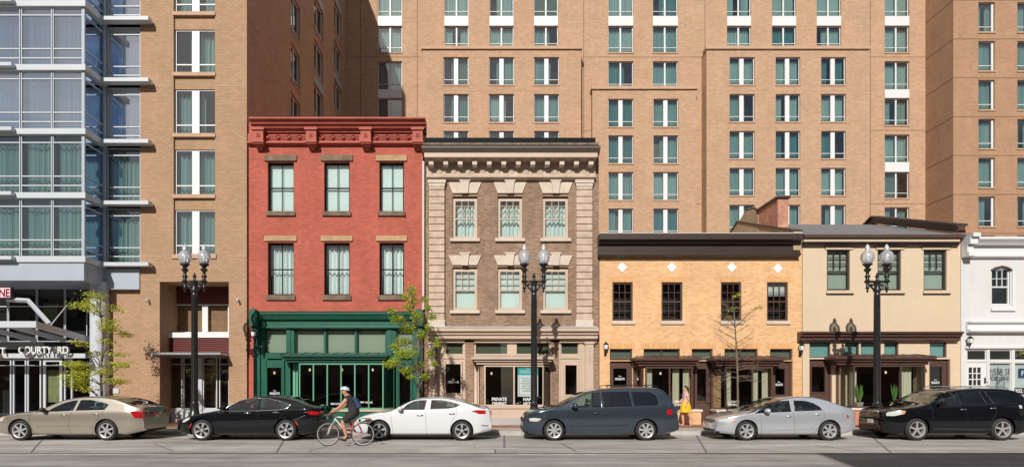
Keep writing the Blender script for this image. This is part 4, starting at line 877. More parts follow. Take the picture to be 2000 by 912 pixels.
opp2=empty('opposite_building',(0,0,0),'low tan building added unseen across the street to darken reflections','building')  # unseen building added to darken reflections in black cars and low windows
b=B(); b.box(-70,1.2,-18,-9,0,13.2); b.build('wall',brick('opposite_tan_brick',(.34,.24,.17),(.28,.19,.13),(.32,.25,.2)),opp2)
b=B()
for i in range(18):
    for k in range(4): b.box(-68+i*3.8,-66+i*3.8,-9,-8.96,1+k*3.1,2.9+k*3.1)
b.build('window_glazing',MATS['dark_glazing'],opp2)

# entrance notices, plaque, pendant lamps
PAP=mat('olive_paper',(.26,.27,.13),.7,var=.25,vs=3)
B().box(fx(89,25.4),fx(117,25.4),.0,.01,fz(785,25.4),fz(722,25.4)).build('notice',PAP,hotel,(0,25.42,0))
B().box(fx(84,26.8),fx(112,26.8),.0,.01,fz(625,26.8),fz(592,26.8)).build('notice',PAP,hotel,(0,26.8,0))
B().box(fx(216),fx(227),-.03,.0,fz(768),fz(758)).build('plaque',WHITEM,hotel,(0,25.69,0))
PEN=mat('pendant_glow',(1,.72,.42),.5,emit=1.3)
for px_,py_,par in ((536,728,red),(605,722,red),(668,722,red),(728,722,red),(960,729,brn),(1290,729,yel),(1730,727,crm)):
    x,z=fx(px_,26.4),fz(py_,26.4); b=B(); b.lathe([(0,.07),(.03,.06),(.045,0),(.03,-.05),(0,-.06)],(x,26.4,z),10); o=b.build('pendant_lamp',PEN,par,smooth=60)
    B().tube([(x,26.4,z+.08),(x,26.4,z+1.0)],.008,4).build('cord',BLACK,o)
# ---------------------------------------------------------------- STREET LAMPS
GLOBE=glass('lamp_globe_glass',(.86,.87,.90),.10,rough=.15)
n_=GLOBE.node_tree; d_=n_.nodes.new('ShaderNodeBsdfDiffuse'); d_.inputs[0].default_value=(.8,.82,.86,1); x_=n_.nodes.new('ShaderNodeMixShader'); x_.inputs[0].default_value=.32
o_=n_.nodes['Material Output']; s_=o_.inputs[0].links[0].from_socket; n_.links.new(s_,x_.inputs[1]); n_.links.new(d_.outputs[0],x_.inputs[2]); n_.links.new(x_.outputs[0],o_.inputs[0])
def make_lamp():
    r=empty('street_lamp',(0,0,0),'','street lamp','twin globe street lamps')
    b=B(); 
    b.lathe([(0,0),(.27,0),(.27,.12),(.23,.16),(.22,.42),(.25,.45),(.24,.50),(.17,.62),(.14,.9),(.15,.93),(.15,.98),(.12,1.02),(.115,1.06),(.10,5.0),(.11,5.02),(.11,5.06),(.095,5.09),(.09,5.12)],n=20)
    for i in range(10):
        t=i*.628; b.tube([(.112*math.cos(t),.112*math.sin(t),1.05),(.098*math.cos(t),.098*math.sin(t),4.98)],.012,4)
    b.build('pole',IRON,r,smooth=35)
    b=B(); b.lathe([(.095,5.12),(.14,5.2),(.13,5.25),(.10,5.3),(.11,5.45),(.15,5.52),(.15,5.56),(.05,5.60),(.04,5.68),(.075,5.73),(.04,5.80),(.0,5.90)],n=16)
    b.box(-.36,.36,-.045,.045,5.50,5.58)
    for s in (-1,1):
        b.tube([(s*.08,0,5.2),(s*.2,0,5.32),(s*.3,0,5.42),(s*.35,0,5.5)],.035,6); b.lathe([(0,.0),(.06,.015),(.06,-.015),(0,0)],(s*.2,0,5.41),10,'y')
        b.tube([(s*.1,0,5.46),(s*.17,0,5.40),(s*.23,0,5.47)],.022,6)
    b.build('crossarm',IRON,r,smooth=40)
    for s in (-1,1):
        b=B(); b.lathe([(0,5.12),(.03,5.15),(.045,5.2),(.02,5.23),(.06,5.28),(.07,5.31),(.05,5.34),(.055,5.48),(.11,5.52),(.12,5.56),(.07,5.60),(.06,5.68),(.10,5.72),(.10,5.75),(.055,5.80),(.06,5.90),(.12,5.96),(.13,6.0),(.06,6.05),(.10,6.12),(.17,6.17),(.17,6.21),(.0,6.2)],(s*.36,0,0),16)
        a=b.build('lamp_holder',IRON,r,smooth=45)
        g=B(); g.lathe([(.13,6.20),(.18,6.27),(.225,6.38),(.235,6.48),(.21,6.58),(.15,6.66),(.09,6.70),(.08,6.76),(.075,6.85),(.03,6.88),(0,6.88)],(s*.36,0,0),24)
        g.build('globe',GLOBE,a,smooth=80)
        c=B(); c.lathe([(0,6.21),(.06,6.21),(.065,6.5),(.03,6.56),(0,6.56)],(s*.36,0,0),12); c.build('lamp_core',mat('lamp_core',(.55,.58,.62),.3,spec=.7),a,smooth=60)
        c=B(); c.lathe([(.082,6.76),(.082,6.80),(.05,6.9),(.015,6.93),(0,6.97)],(s*.36,0,0),12); c.build('globe_cap',mat('globe_cap',(.55,.57,.62),.3),a,smooth=60)
    return r
lamp=None
for px_,lb in ((380,'black twin globe street lamp in front of the tan brick hotel'),(1043,'black twin globe street lamp in front of the brown brick building'),(1713,'black twin globe street lamp in front of the cream building')):
    lamp=make_lamp() if lamp is None else copy_tree(lamp)
    lamp.location=(fx(px_,21.9),21.9,.147); lamp['label']=lb
# ---------------------------------------------------------------- CARS
TYRE=mat('tyre_rubber',(.022,.022,.022),.75,var=.2,vs=9); ALLOY=mat('alloy',(.50,.50,.51),.3,metal=.5); CHROME=mat('chrome',(.75,.76,.78),.12,metal=1); WELL=mat('wheel_well',(.008,.008,.008),.9)
CGL=glass('car_glass',(.50,.66,.64),.10,wav=.03); CGD=glass('privacy_glass',(.10,.11,.13),.10,wav=.03); CINT=mat('car_interior',(.045,.043,.042),.9); SEAT=mat('car_seat',(.10,.095,.09),.8); HL=mat('headlight_lens',(.55,.56,.55),.08,spec=.9,coat=1); TL=mat('red_lens',(.42,.008,.012),.12,coat=1); OR=mat('amber_lens',(.7,.22,.04),.15,coat=1)
BLKP=mat('black_plastic',(.018,.018,.018),.6)
CGW=glass('windscreen_glass',(.55,.68,.64),.10,wav=.02)
def lerp(P,u):
    if u<=P[0][0]: return P[0][1]
    for i in range(len(P)-1):
        if u<=P[i+1][0]:
            a,b_=P[i],P[i+1]; t=(u-a[0])/(b_[0]-a[0])
            # catmull-rom slopes
            def sl_(k):
                if k==0: return (P[1][1]-P[0][1])/(P[1][0]-P[0][0])
                if k==len(P)-1: return (P[-1][1]-P[-2][1])/(P[-1][0]-P[-2][0])
                l=(P[k][1]-P[k-1][1])/(P[k][0]-P[k-1][0]); r=(P[k+1][1]-P[k][1])/(P[k+1][0]-P[k][0])
                return 0 if l*r<0 else (2*l*r/(l+r) if l+r else 0)
            h=b_[0]-a[0]; m0,m1=sl_(i)*h,sl_(i+1)*h
            return (2*t**3-3*t**2+1)*a[1]+(t**3-2*t**2+t)*m0+(-2*t**3+3*t**2)*b_[1]+(t**3-t**2)*m1
    return P[-1][1]
class Car:
    def __init__(s,name,label,pxw,wb,T,Wd,r,paint,belt,D0=19.0,fcurve=.30,rcurve=.18,tumble=.30,contact=0):
        s.T=T; s.W=Wd; s.r=r; s.wb=wb; s.belt=belt; s.u0=T[0][0]; s.u1=T[-1][0]; s.fc=fcurve; s.rc=rcurve; s.tb=tumble; s.paint=paint
        s.root=empty(name,(fx(pxw,D0),D0+Wd,0),label,'car','cars parked along the kerb')
        s.root.location.z=0; s.wells=[]; s.wins=[]; s.tops=[]; s.later=[]; s.z0=contact
    def P(s,u):
        a=max(0,1-(u-s.u0)/.75); b_=max(0,1-(s.u1-u)/.6)
        return s.W*(1-s.fc*a**2.6-s.rc*b**2.4) if False else s.W*(1-s.fc*a**2.6-s.rc*b_**2.4)
    def Bz(s,u):
        a=max(0,1-(u-s.u0)/.5); b_=max(0,1-(s.u1-u)/.55); return .19+.06*a+.13*b_
    def rr(s,u): 
        t=lerp(s.T,u); return .085 if t>s.belt(u)+.12 else .10
    def Ts(s,u): return lerp(s.T,u)-s.rr(u)
    def w(s,u,z):
        p=s.P(u); zb=min(s.belt(u),s.Ts(u)); zb=max(zb,.3); B0=s.Bz(u)
        if z<=zb:
            t=(zb-z)/max(.1,zb-B0); y=p*(1-.20*(t-.36)**2)
            return y
        Ts=s.Ts(u); zz=min(z,Ts)
        y=p*(1-.20*.1296)-s.tb*(zz-zb)-.012*min(1,(zz-zb)/.06)
        if z>Ts:
            q=min(1,(z-Ts)/s.rr(u)); y*=max(0,(1-q**3))**(1/3)
        return y
    def ring(s,u):
        B0=s.Bz(u); Ts=s.Ts(u); zb=max(.3,min(s.belt(u),Ts)); pts=[(0,B0),(s.P(u)*.86,B0)]
        za=B0+.05
        for i in range(8): z=za+(zb-za)*i/7; pts.append((s.w(u,z),z))
        for i in range(1,5): z=zb+max(Ts-zb,.001*i)*i/4; pts.append((s.w(u,min(z,Ts)),z))
        y0=s.w(u,Ts); r=lerp(s.T,u)-Ts
        for i in range(1,7):
            a=math.pi/2*i/6; pts.append((y0*max(0,math.cos(a))**(2/3),pts[-1][1] if False else Ts+r*math.sin(a)**(2/3)))
        return pts
    def body(s):
        us=[]; n=64
        for i in range(n+1):
            t=i/n; us.append(s.u0+(s.u1-s.u0)*(t-.08*math.sin(2*math.pi*t)))
        b=B(); rings=[]
        for u in us:
            rg=s.ring(u); full=[(-y,z) for y,z in rg]+[(y,z) for y,z in rg[1:-1]][::-1]
            rings.append([(u,y,z) for y,z in full])
        m=len(rings[0])
        for rg in rings: b.v+=rg
        for i in range(n):
            for j in range(m):
                k=(j+1)%m; b.f.append((i*m+j,i*m+k,(i+1)*m+k,(i+1)*m+j)); b.m.append(0)
        b.f.append(tuple(range(m))[::-1]); b.f.append(tuple(n*m+j for j in range(m))); b.m+=[0,0]
        me=b.mesh('body',[s.paint,WELL])
        o=bpy.data.objects.new('body',me); S.collection.objects.link(o)
        bm=bmesh.new(); bm.from_mesh(me); bmesh.ops.recalc_face_normals(bm,faces=bm.faces); bm.to_mesh(me); bm.free()
        cuts=[]
        for cx in (0,s.wb):
            for sy in (-1,1):
                R_=s.r+.055; c=B(); k=28
                y0,y1=sy*(s.W+.1),sy*(s.W-.32)
                ring=[(cx+R_*math.cos(2*math.pi*i/k),s.r+R_*math.sin(2*math.pi*i/k)) for i in range(k)]
                c.prism(ring,min(y0,y1),max(y0,y1)); co=c.build('cut',WELL); cuts.append(co)
                bm=bmesh.new(); bm.from_mesh(co.data); bmesh.ops.recalc_face_normals(bm,faces=bm.faces); bm.to_mesh(co.data); bm.free()
                md=o.modifiers.new('b','BOOLEAN'); md.object=co; md.operation='DIFFERENCE'; md.solver='EXACT'
        def cutter(mb):
            co=mb.build('cut',WELL); cuts.append(co)
            bm=bmesh.new(); bm.from_mesh(co.data); bmesh.ops.recalc_face_normals(bm,faces=bm.faces); bm.to_mesh(co.data); bm.free()
            md=o.modifiers.new('b','BOOLEAN'); md.object=co; md.operation='DIFFERENCE'; md.solver='EXACT'
        # cabin cavity
        cv=B(); us2=[u for u in [s.u0+.01*i for i in range(0,int((s.u1-s.u0)*100),6)] if lerp(s.T,u)-.06>s.belt(u)+.02 and u<s.u1-.25]
        s.cab=(us2[0],us2[-1]); rg=[]
        for u in us2:
            zb=s.belt(u)-.32; zt=lerp(s.T,u)-.055; k=6; q=[]
            for i in range(k+1): z=zb+(zt-zb)*i/k; q.append((max(.05,min(s.w(u,z),s.w(u,min(z,s.Ts(u)))) -.055-(.10 if i==k else 0)),z))
            rg.append([(u,-y,z) for y,z in q]+[(u,y,z) for y,z in q[::-1]])
        m2=len(rg[0])
        for q in rg: cv.v+=q
        for i in range(len(rg)-1):
            for j in range(m2): kx=(j+1)%m2; cv.f.append((i*m2+j,i*m2+kx,(i+1)*m2+kx,(i+1)*m2+j)); cv.m.append(0)
        cv.f.append(tuple(range(m2))[::-1]); cv.f.append(tuple((len(rg)-1)*m2+j for j in range(m2))); cv.m+=[0,0]
        cutter(cv)
        for poly in s.wins:
            cx_=sum(p[0] for p in poly)/len(poly); cz_=sum(p[1] for p in poly)/len(poly)
            cutter(B().prism([(cx_+(p[0]-cx_)*.985,cz_+(p[1]-cz_)*.975) for p in poly],-1.2,1.2))
        for ua,ub,fr_ in s.tops:
            ca=B(); um=(ua+ub)/2
            y1_=s.w(ua,s.Ts(ua))*fr_*.93; y2_=s.w(ub,s.Ts(ub))*fr_*.93; zl=max(s.belt(um)-.05,.8)
            k_=len(ca.v); ca.v+=[(ua+.03,-y1_,zl),(ub-.03,-y2_,zl),(ub-.03,y2_,zl),(ua+.03,y1_,zl),(ua+.03,-y1_,2),(ub-.03,-y2_,2),(ub-.03,y2_,2),(ua+.03,y1_,2)]
            for f in ((0,1,5,4),(1,2,6,5),(2,3,7,6),(3,0,4,7),(4,5,6,7),(3,2,1,0)): ca.f.append(f); ca.m.append(0)
            cutter(ca)
        bake(o)
        for c in cuts: bpy.data.objects.remove(c)
        me=o.data
        while len(me.materials)<2: me.materials.append(WELL)
        while len(me.materials)>2: me.materials.pop()
        me.materials.append(CINT)
        for p in me.polygons:
            c=p.center; ins=any(math.hypot(c.x-cx,c.z-s.r)<s.r+.05 for cx in (0,s.wb)) and c.z<s.r*2+.1
            ins=ins and not (abs(p.normal.y)>.6 and abs(c.y)>s.W*.8) 
            cab=c.z>s.belt(c.x)-.36 and s.cab[0]-.1<c.x<s.cab[1]+.1 and abs(c.y)<s.w(c.x,min(c.z,s.Ts(c.x)))-.012 and c.z<lerp(s.T,c.x)-.03
            p.material_index=2 if cab else (1 if (ins or (abs(c.y)<s.W-.25 and c.z<.3)) else 0)
            p.use_smooth=True
        me.set_sharp_from_angle(angle=R(38))
        o.parent=s.root; s.o=o
        ua,ub=s.cab; L_=ub-ua; fl=s.belt(ua+L_*.4)
        for f_ in ((.40,.70) if L_<3.2 else (.30,.52,.74)):
            for y in (-.37,.37):
                u=ua+L_*f_; st_=B(); st_.prism([(u-.05,fl-.32),(u+.10,fl-.32),(u+.20,fl+.10),(u+.12,fl+.12)],y-.22,y+.22); st_.box(u+.12,u+.20,y-.12,y+.12,fl+.13,fl+.28)
                q=st_.build('seat',SEAT,s.root); md=q.modifiers.new('v','BEVEL'); md.width=.03; md.segments=3; bake(q)
        u=ua+L_*.22; B().tube([(u+.16*math.cos(t/2.6),-.37+.17*math.sin(t/2.6),fl-.02+.07*math.cos(t/2.6)*-1) for t in range(17)],.014,6).build('steering_wheel',BLKP,s.root)
        return o
    def panel(s,name,poly,m,sides=(-1,),eps=.006,cuts=3,parent=None,label=None):
        if name=='side_window': s.wins.append(poly); eps=-.004
        r=None
        for sy in sides:
            bm=bmesh.new(); vs=[bm.verts.new((u,0,z)) for u,z in poly]; f=bm.faces.new(vs)
            bmesh.ops.triangulate(bm,faces=[f]); bmesh.ops.subdivide_edges(bm,edges=bm.edges[:],cuts=cuts,use_grid_fill=True)
            for v in bm.verts: v.co.y=sy*(s.w(v.co.x,v.co.z)+eps)
            bmesh.ops.recalc_face_normals(bm,faces=bm.faces)
            if bm.faces and sum(f.normal.y for f in bm.faces)*sy<0: bmesh.ops.reverse_faces(bm,faces=bm.faces)
            me=bpy.data.meshes.new(name); bm.to_mesh(me); bm.free(); me.materials.append(m); me.polygons.foreach_set('use_smooth',[True]*len(me.polygons))
            r=inst(name,me,parent or s.root)
        return r
    def top(s,name,ua,ub,fr,m,eps=.006,skew=0):
        """panel on the upper surface from station ua to ub covering fraction fr of the half width; skew pulls the corners"""
        s.tops.append((ua+(skew if skew else 0),ub,fr)); eps=.004
        b=B(); n=10; k=14
        for i in range(n+1):
            for j in range(k+1):
                q=-1+2*j/k; uu=ua+(ub-ua)*i/n+skew*(1-i/n)*q*q
                Ts=s.Ts(uu); y0=s.w(uu,Ts); y=q*fr*y0; rr=lerp(s.T,uu)-Ts
                z=Ts+rr*(max(0,1-abs(y/y0)**3))**(1/3)+eps; b.v.append((uu,y,z))
        for i in range(n):
            for j in range(k): a=i*(k+1)+j; b.f.append((a,a+1,a+k+2,a+k+1)); b.m.append(0)
        me=b.mesh(name,m); bm=bmesh.new(); bm.from_mesh(me); bmesh.ops.recalc_face_normals(bm,faces=bm.faces)
        if sum(f.normal.z for f in bm.faces)<0: bmesh.ops.reverse_faces(bm,faces=bm.faces)
        bm.to_mesh(me); bm.free(); me.polygons.foreach_set('use_smooth',[True]*len(me.polygons)); return inst(name,me,s.root)
    def line(s,name,pts,m,rad=.005,sides=(-1,),closed=False,eps=.0,parent=None):
        for sy in sides:
            q=[]; P_=pts+[pts[0]] if closed else pts
            for a,c in zip(P_[:-1],P_[1:]):
                for i in range(6): t=i/6; u=a[0]+(c[0]-a[0])*t; z=a[1]+(c[1]-a[1])*t; q.append((u,sy*(s.w(u,z)+eps),z))
            u,z=P_[-1]; q.append((u,sy*(s.w(u,z)+eps),z))
            B().tube(q,rad,6).build(name,m,parent or s.root,smooth=60)
    def wheels(s,style,n):
        r=s.r; rim=r*.70
        for cx in (0,s.wb):
            for sy in (-1,1):
                key=(r,style,n)
                if key not in Car.cache:
                    t=B(); t.lathe([(rim-.01,.10),(rim,.0),(r-.05,-.012),(r-.015,.01),(r,.04),(r,.17),(r-.02,.20),(rim,.2)],n=40,axis='y')
                    g=B(); g.lathe([(rim,.004),(rim+.006,-.004),(rim-.018,.004),(rim-.03,.03),(rim-.04,.12),(.0,.13)],n=36,axis='y')
                    d=B(); d.lathe([(rim*.82,.105),(0,.105)],n=24,axis='y'); 
                    for i in range(n):
                        a=2*math.pi*i/n+.3
                        sub=[0] if style!='twin' else [-.13,.13]
                        for o_ in sub:
                            ca,sa=math.cos(a+o_),math.sin(a+o_); px_,pz_=-sa,ca
                            w0,w1=(.030,.028) if style=='spoke' else ((.014,.016) if style=='twin' else (.026,.042))
                            c0,c1=math.cos(a),math.sin(a)
                            pts=[(c0*.04+px_*w0,.012,c1*.04+pz_*w0),(c0*.04-px_*w0,.012,c1*.04-pz_*w0),(ca*(rim-.012)-px_*w1,.012,sa*(rim-.012)-pz_*w1),(ca*(rim-.012)+px_*w1,.012,sa*(rim-.012)+pz_*w1)]
                            poly=[(p[0],p[2]) for p in pts]; g.prism(poly,.010,.05)
                    g.lathe([(.0,-.002),(.05,.0),(.06,.02)],n=14,axis='y')
                    for i in range(5):
                        a=2*math.pi*i/5; g.lathe([(0,.002),(.009,.004),(.009,.012)],(.04*math.cos(a),0,.04*math.sin(a)),6,'y',mi=1)
                    for v in (t,g,d): pass
                    Car.cache[key]=(t.mesh('wheel',TYRE,smooth=40),g.mesh('rim',[ALLOY,BLKP],smooth=30),d.mesh('brake_disc',mat('brake_disc',(.012,.012,.012),.8)))
                t,g,d=Car.cache[key]
                w_=inst('wheel',t,s.root,(cx,sy*(s.W-.025),r),0 if sy<0 else R(180)); inst('rim',g,w_); inst('brake_disc',d,w_)
    cache={}
    def mirror(s,u,z,m,sides=(-1,1),big=1):
        for sy in sides:
            b=B(); y=sy*(s.w(u,z)+.02)
            pts=[]; k=12
            me=bmesh.new(); bmesh.ops.create_icosphere(me,subdivisions=3,radius=1)
            for v in me.verts:
                c=v.co; c.x*=(.07 if c.x>0 else .12)*big; c.y*=.11*big; c.z*=.075*big; c+=Vector((u,y+sy*.13,z+.03))
            for v in me.verts: 
                if v.co.x>u+.05*big: v.co.x=u+.05*big
            bmesh.ops.recalc_face_normals(me,faces=me.faces); q=bpy.data.meshes.new('mirror'); me.to_mesh(q); me.free(); q.materials.append(m); q.polygons.foreach_set('use_smooth',[True]*len(q.polygons)); q.set_sharp_from_angle(angle=R(40))
            o=inst('mirror',q,s.root); B().box(u-.03,u+.03,min(y-sy*.03,y+sy*.06),max(y-sy*.03,y+sy*.06),z-.05,z-.0).build('mirror_arm',BLKP,o)
    def handle(s,u,z,m):
        for sy in (-1,1):
            y=sy*(s.w(u,z)); b=B(); b.tube([(u-.10,y,z),(u-.07,y+sy*.03,z+.005),(u+.07,y+sy*.03,z+.008),(u+.10,y,z)],.014,6); b.build('door_handle',m,s.root,smooth=60)
    def box(s,name,u0,u1,y0,y1,z0,z1,m,par=None,bev=.01):
        b=B(); b.box(u0,u1,y0,y1,z0,z1); o=b.build(name,m,par or s.root); md=o.modifiers.new('v','BEVEL'); md.width=bev; md.segments=2; bake(o); return o
    def plate(s,end,y,z,plain=True):
        u=s.nose(z,end)+(-.012 if end=='f' else .012)
        p=s.box('licence_plate',u-.006,u+.006,y-.155,y+.155,z-.075,z+.075,mat('plate_white',(.62,.64,.68),.4),bev=.004)
        return p
    def nose(s,z,end):
        """u where the top profile reaches z near the given end"""
        if end=='f':
            u=s.u0
            while u<s.u0+1 and lerp(s.T,u)<z: u+=.01
            return u
        u=s.u1
        while u>s.u1-1 and lerp(s.T,u)<z: u-=.01
        return u
def Z(pts,sc,ox,oy,pw,k,contact):   # zoomed-photo points to car metres
    return [((ox+x/sc-pw)/k,(contact-(oy+y/sc))/k) for x,y in pts]
def seams(c,lines,m=None): 
    for l in lines: c.line('door_seam',l,m or BLKP,.0035,(-1,1),eps=.0008)
def paint(name,col,metal=.55,rough=.3): 
    m=mat(name,col,rough,metal=metal,coat=1.0,spec=.5 if metal else 0.02); return m
def arc(cx,r,z,a0,a1,n=8): return [(cx+r*math.cos(R(a0+(a1-a0)*i/n)),z+r*math.sin(R(a0+(a1-a0)*i/n))) for i in range(n+1)]

# 1 tan sedan
c=Car('parked_car','tan metallic sedan parked at the left end by the hotel entrance',37,2.82,
 [(-.93,.62),(-.88,.74),(-.55,.85),(0,.94),(.55,1.01),(.95,1.19),(1.35,1.35),(1.9,1.44),(2.4,1.455),(2.9,1.41),(3.3,1.30),(3.62,1.17),(3.78,1.13),(3.93,1.09),(3.97,.80)],.91,.335,paint('champagne_paint',(.46,.41,.345),.7,.28),lambda u:.885+.03*u)
k=59.6; zz=lambda p:Z(p,5.882,0,760,37,k,862)
c.panel('side_window',zz([(520,268),(600,218),(700,170),(800,142),(862,136),(825,258),(640,268)]),CGL,(-1,1))
c.panel('side_window',zz([(885,135),(1000,133),(1090,150),(1180,170),(1225,190),(1185,250),(850,258)]),CGL,(-1,1))
c.top('windscreen',.62,1.42,.90,CGW,skew=.12); c.top('rear_window',3.02,3.66,.86,CGL)
c.panel('taillight',zz([(1480,258),(1560,265),(1620,290),(1645,325),(1600,345),(1525,340),(1500,300)]),TL,(-1,1))
c.box('taillight',3.955,3.985,-.80,-.52,.86,1.0,TL); c.box('taillight',3.955,3.985,.52,.80,.86,1.0,TL)
c.box('bumper_trim',3.95,3.985,-.55,.55,.30,.36,BLKP); c.plate('r',0,.80)
c.panel('headlight',[(-.86,.70),(-.55,.80),(-.45,.76),(-.6,.64),(-.84,.60)],HL,(-1,1)); c.panel('indicator_lamp',[(-.60,.77),(-.48,.78),(-.44,.74),(-.56,.69)],OR,(-1,1),eps=.012)
c.line('chrome_strip',zz([(410,435),(775,430)]),CHROME,.011,(-1,1)); c.line('chrome_strip',zz([(800,430),(1030,430)]),CHROME,.011,(-1,1))
seams(c,[zz([(330,300),(345,420),(385,520)]),zz([(825,260),(785,330),(780,450),(800,520)]),zz([(1190,250),(1130,330),(1060,410),(1045,520)]),zz([(385,520),(1045,530)])])
c.mirror(*zz([(515,258)])[0],BLKP); c.handle(*zz([(725,307)])[0],c.paint); c.handle(*zz([(1095,297)])[0],c.paint)
c.wheels('spoke',6); c.body()
# 2 black sedan
c=Car('parked_car','glossy black sedan with chrome window trim parked in front of the hotel brick pier',393,2.74,
 [(-.92,.60),(-.88,.68),(-.6,.78),(-.2,.88),(.2,.95),(.55,1.02),(.95,1.20),(1.3,1.36),(1.75,1.45),(2.15,1.47),(2.6,1.43),(3.0,1.33),(3.35,1.20),(3.65,1.12),(3.80,1.08),(3.84,.75)],.93,.345,paint('black_car_paint',(.006,.007,.009),0,.12),lambda u:.90+.04*u)
zz=lambda p:Z(p,6.06,330,750,393,61,862)
wl=zz([(640,312),(720,262),(820,205),(920,184),(1060,176),(1050,312)]); wr=zz([(1075,176),(1185,180),(1300,208),(1435,250),(1400,285),(1280,303),(1065,312)])
c.panel('side_window',wl,CGL,(-1,1)); c.panel('side_window',wr,CGL,(-1,1))
c.line('chrome_strip',zz([(620,318),(720,256),(820,198),(920,178),(1060,170),(1190,174),(1310,203),(1450,250),(1405,291),(1280,309),(1060,319),(620,320)]),CHROME,.010,(-1,1))
c.top('windscreen',.52,1.32,.90,CGW,skew=.12); c.top('rear_window',2.85,3.45,.86,CGD)
c.panel('taillight',zz([(1640,330),(1700,322),(1790,335),(1795,365),(1700,368)]),TL,(-1,1)); c.box('taillight',3.83,3.855,-.78,-.45,.88,.97,TL); c.box('taillight',3.83,3.855,.45,.78,.88,.97,TL); c.plate('r',0,.72)
c.line('chrome_strip',zz([(1490,430),(1560,405),(1630,372)]),CHROME,.008,(-1,1))
c.panel('headlight',zz([(130,450),(180,415),(240,395),(230,425),(160,460)]),HL,(-1,1)); c.panel('side_marker',zz([(230,520),(265,465),(275,468),(245,525)]),TL,(-1,1)); c.panel('side_marker',zz([(1500,445),(1525,445),(1550,490),(1540,495)]),TL,(-1,1))
c.box('grille',-.955,-.925,-.5,.5,.36,.52,BLKP); c.plate('f',0,.48)
seams(c,[zz([(545,330),(540,430),(560,600)]),zz([(1060,320),(1065,420),(1050,590)]),zz([(1400,292),(1380,350),(1290,440),(1250,580)]),zz([(560,600),(1250,585)])])
c.line('body_crease',zz([(640,345),(1000,350),(1500,345),(1640,335)]),c.paint,.012,(-1,1),eps=-.006)
c.mirror(*zz([(660,298)])[0],c.paint); c.handle(*zz([(935,345)])[0],CHROME); c.handle(*zz([(1275,338)])[0],CHROME)
c.wheels('twin',6); c.body()
# 3 white sedan
c=Car('parked_car','white sedan parked behind the cyclist in front of the brown brick building',740,2.70,
 [(-.88,.56),(-.84,.66),(-.6,.80),(-.25,.90),(.15,.97),(.45,1.04),(.8,1.22),(1.15,1.37),(1.55,1.42),(2.0,1.43),(2.45,1.37),(2.9,1.25),(3.25,1.13),(3.50,1.09),(3.60,1.03),(3.66,.70)],.90,.325,paint('white_car_paint',(.60,.62,.64),0,.25),lambda u:.885+.04*u)
zz=lambda p:Z(p,5.405,600,740,740,59,860)
c.panel('side_window',zz([(985,330),(1040,275),(1110,240),(1180,228),(1252,226),(1230,328)]),CGL,(-1,1))
c.panel('side_window',zz([(1295,226),(1400,226),(1480,240),(1560,262),(1600,275),(1560,300),(1480,316),(1285,322)]),CGL,(-1,1))
c.top('windscreen',.42,1.16,.90,CGW,skew=.12); c.top('rear_window',2.80,3.28,.86,CGD)
c.panel('taillight',zz([(1715,340),(1780,330),(1865,335),(1868,370),(1800,372)]),TL,(-1,1)); c.box('taillight',3.64,3.67,-.75,-.48,.84,.92,TL); c.box('taillight',3.64,3.67,.48,.75,.84,.92,TL); c.plate('r',0,.82)
c.panel('headlight',zz([(530,430),(590,412),(670,412),(675,432),(610,455),(540,458)]),BLKP,(-1,1)); c.panel('headlight_lens',zz([(560,425),(600,418),(625,424),(590,448),(560,448)]),HL,(-1,1),eps=.010); c.panel('indicator_lamp',zz([(630,418),(668,416),(672,428),(635,440)]),OR,(-1,1),eps=.010)
c.line('air_intake',zz([(540,490),(560,510),(575,550),(555,570)]),BLKP,.016,(-1,1)); c.line('air_intake',zz([(1820,490),(1890,495)]),BLKP,.014,(-1,1))
c.box('grille',-.915,-.885,-.45,.45,.30,.50,BLKP)
seams(c,[zz([(880,345),(888,450),(905,590)]),zz([(1232,330),(1245,450),(1250,590)]),zz([(1560,302),(1560,380),(1510,440),(1490,580)])])
c.line('body_crease',zz([(900,520),(1480,530)]),c.paint,.010,(-1,1),eps=-.004)
c.mirror(*zz([(985,325)])[0],c.paint); c.handle(*zz([(1185,385)])[0],CHROME); c.handle(*zz([(1515,370)])[0],CHROME)
c.wheels('twin',5); c.body()
# 4 minivan
c=Car('parked_car','dark blue grey minivan with roof rack parked in front of the yellow brick building',1082.5,3.0,
 [(-1.0,.62),(-.98,.78),(-.85,.90),(-.4,1.04),(.1,1.14),(.40,1.24),(.75,1.44),(1.05,1.58),(1.45,1.68),(2.0,1.735),(2.7,1.75),(3.35,1.74),(3.58,1.68),(3.77,1.50),(3.93,1.22),(4.03,1.02),(4.10,.86),(4.12,.68)],.96,.335,paint('slate_blue_paint',(.055,.075,.10),.6,.20),lambda u:1.03+.02*u,tumble=.26,fcurve=.34)
zz=lambda p:Z(p,6.06,1010,740,1082.5,60.8,858)
c.panel('side_window',zz([(735,318),(690,262),(780,188),(850,150),(965,136),(962,318)]) if False else zz([(650,300),(720,230),(800,172),(880,145),(960,135),(1000,135),(1004,318),(735,322)]),CGL,(-1,1))
c.panel('side_window',zz([(1022,128),(1348,124),(1383,305),(1032,318)]),CGD,(-1,1))
c.panel('side_window',zz([(1372,125),(1615,132),(1675,180),(1702,262),(1665,297),(1402,304)]),CGD,(-1,1))
c.line('door_pillar',zz([(1012,130),(1016,320)]),c.paint,.018,(-1,1),eps=.002)
c.top('windscreen',.30,1.12,.92,CGW,skew=.16); c.top('rear_window',3.64,3.90,.80,CGD)
c.panel('taillight',zz([(1800,340),(1850,340),(1862,400),(1800,405),(1790,375)]),TL,(-1,1)); c.box('taillight',4.045,4.075,.60,.80,.95,1.12,TL); c.plate('r',0,.85)
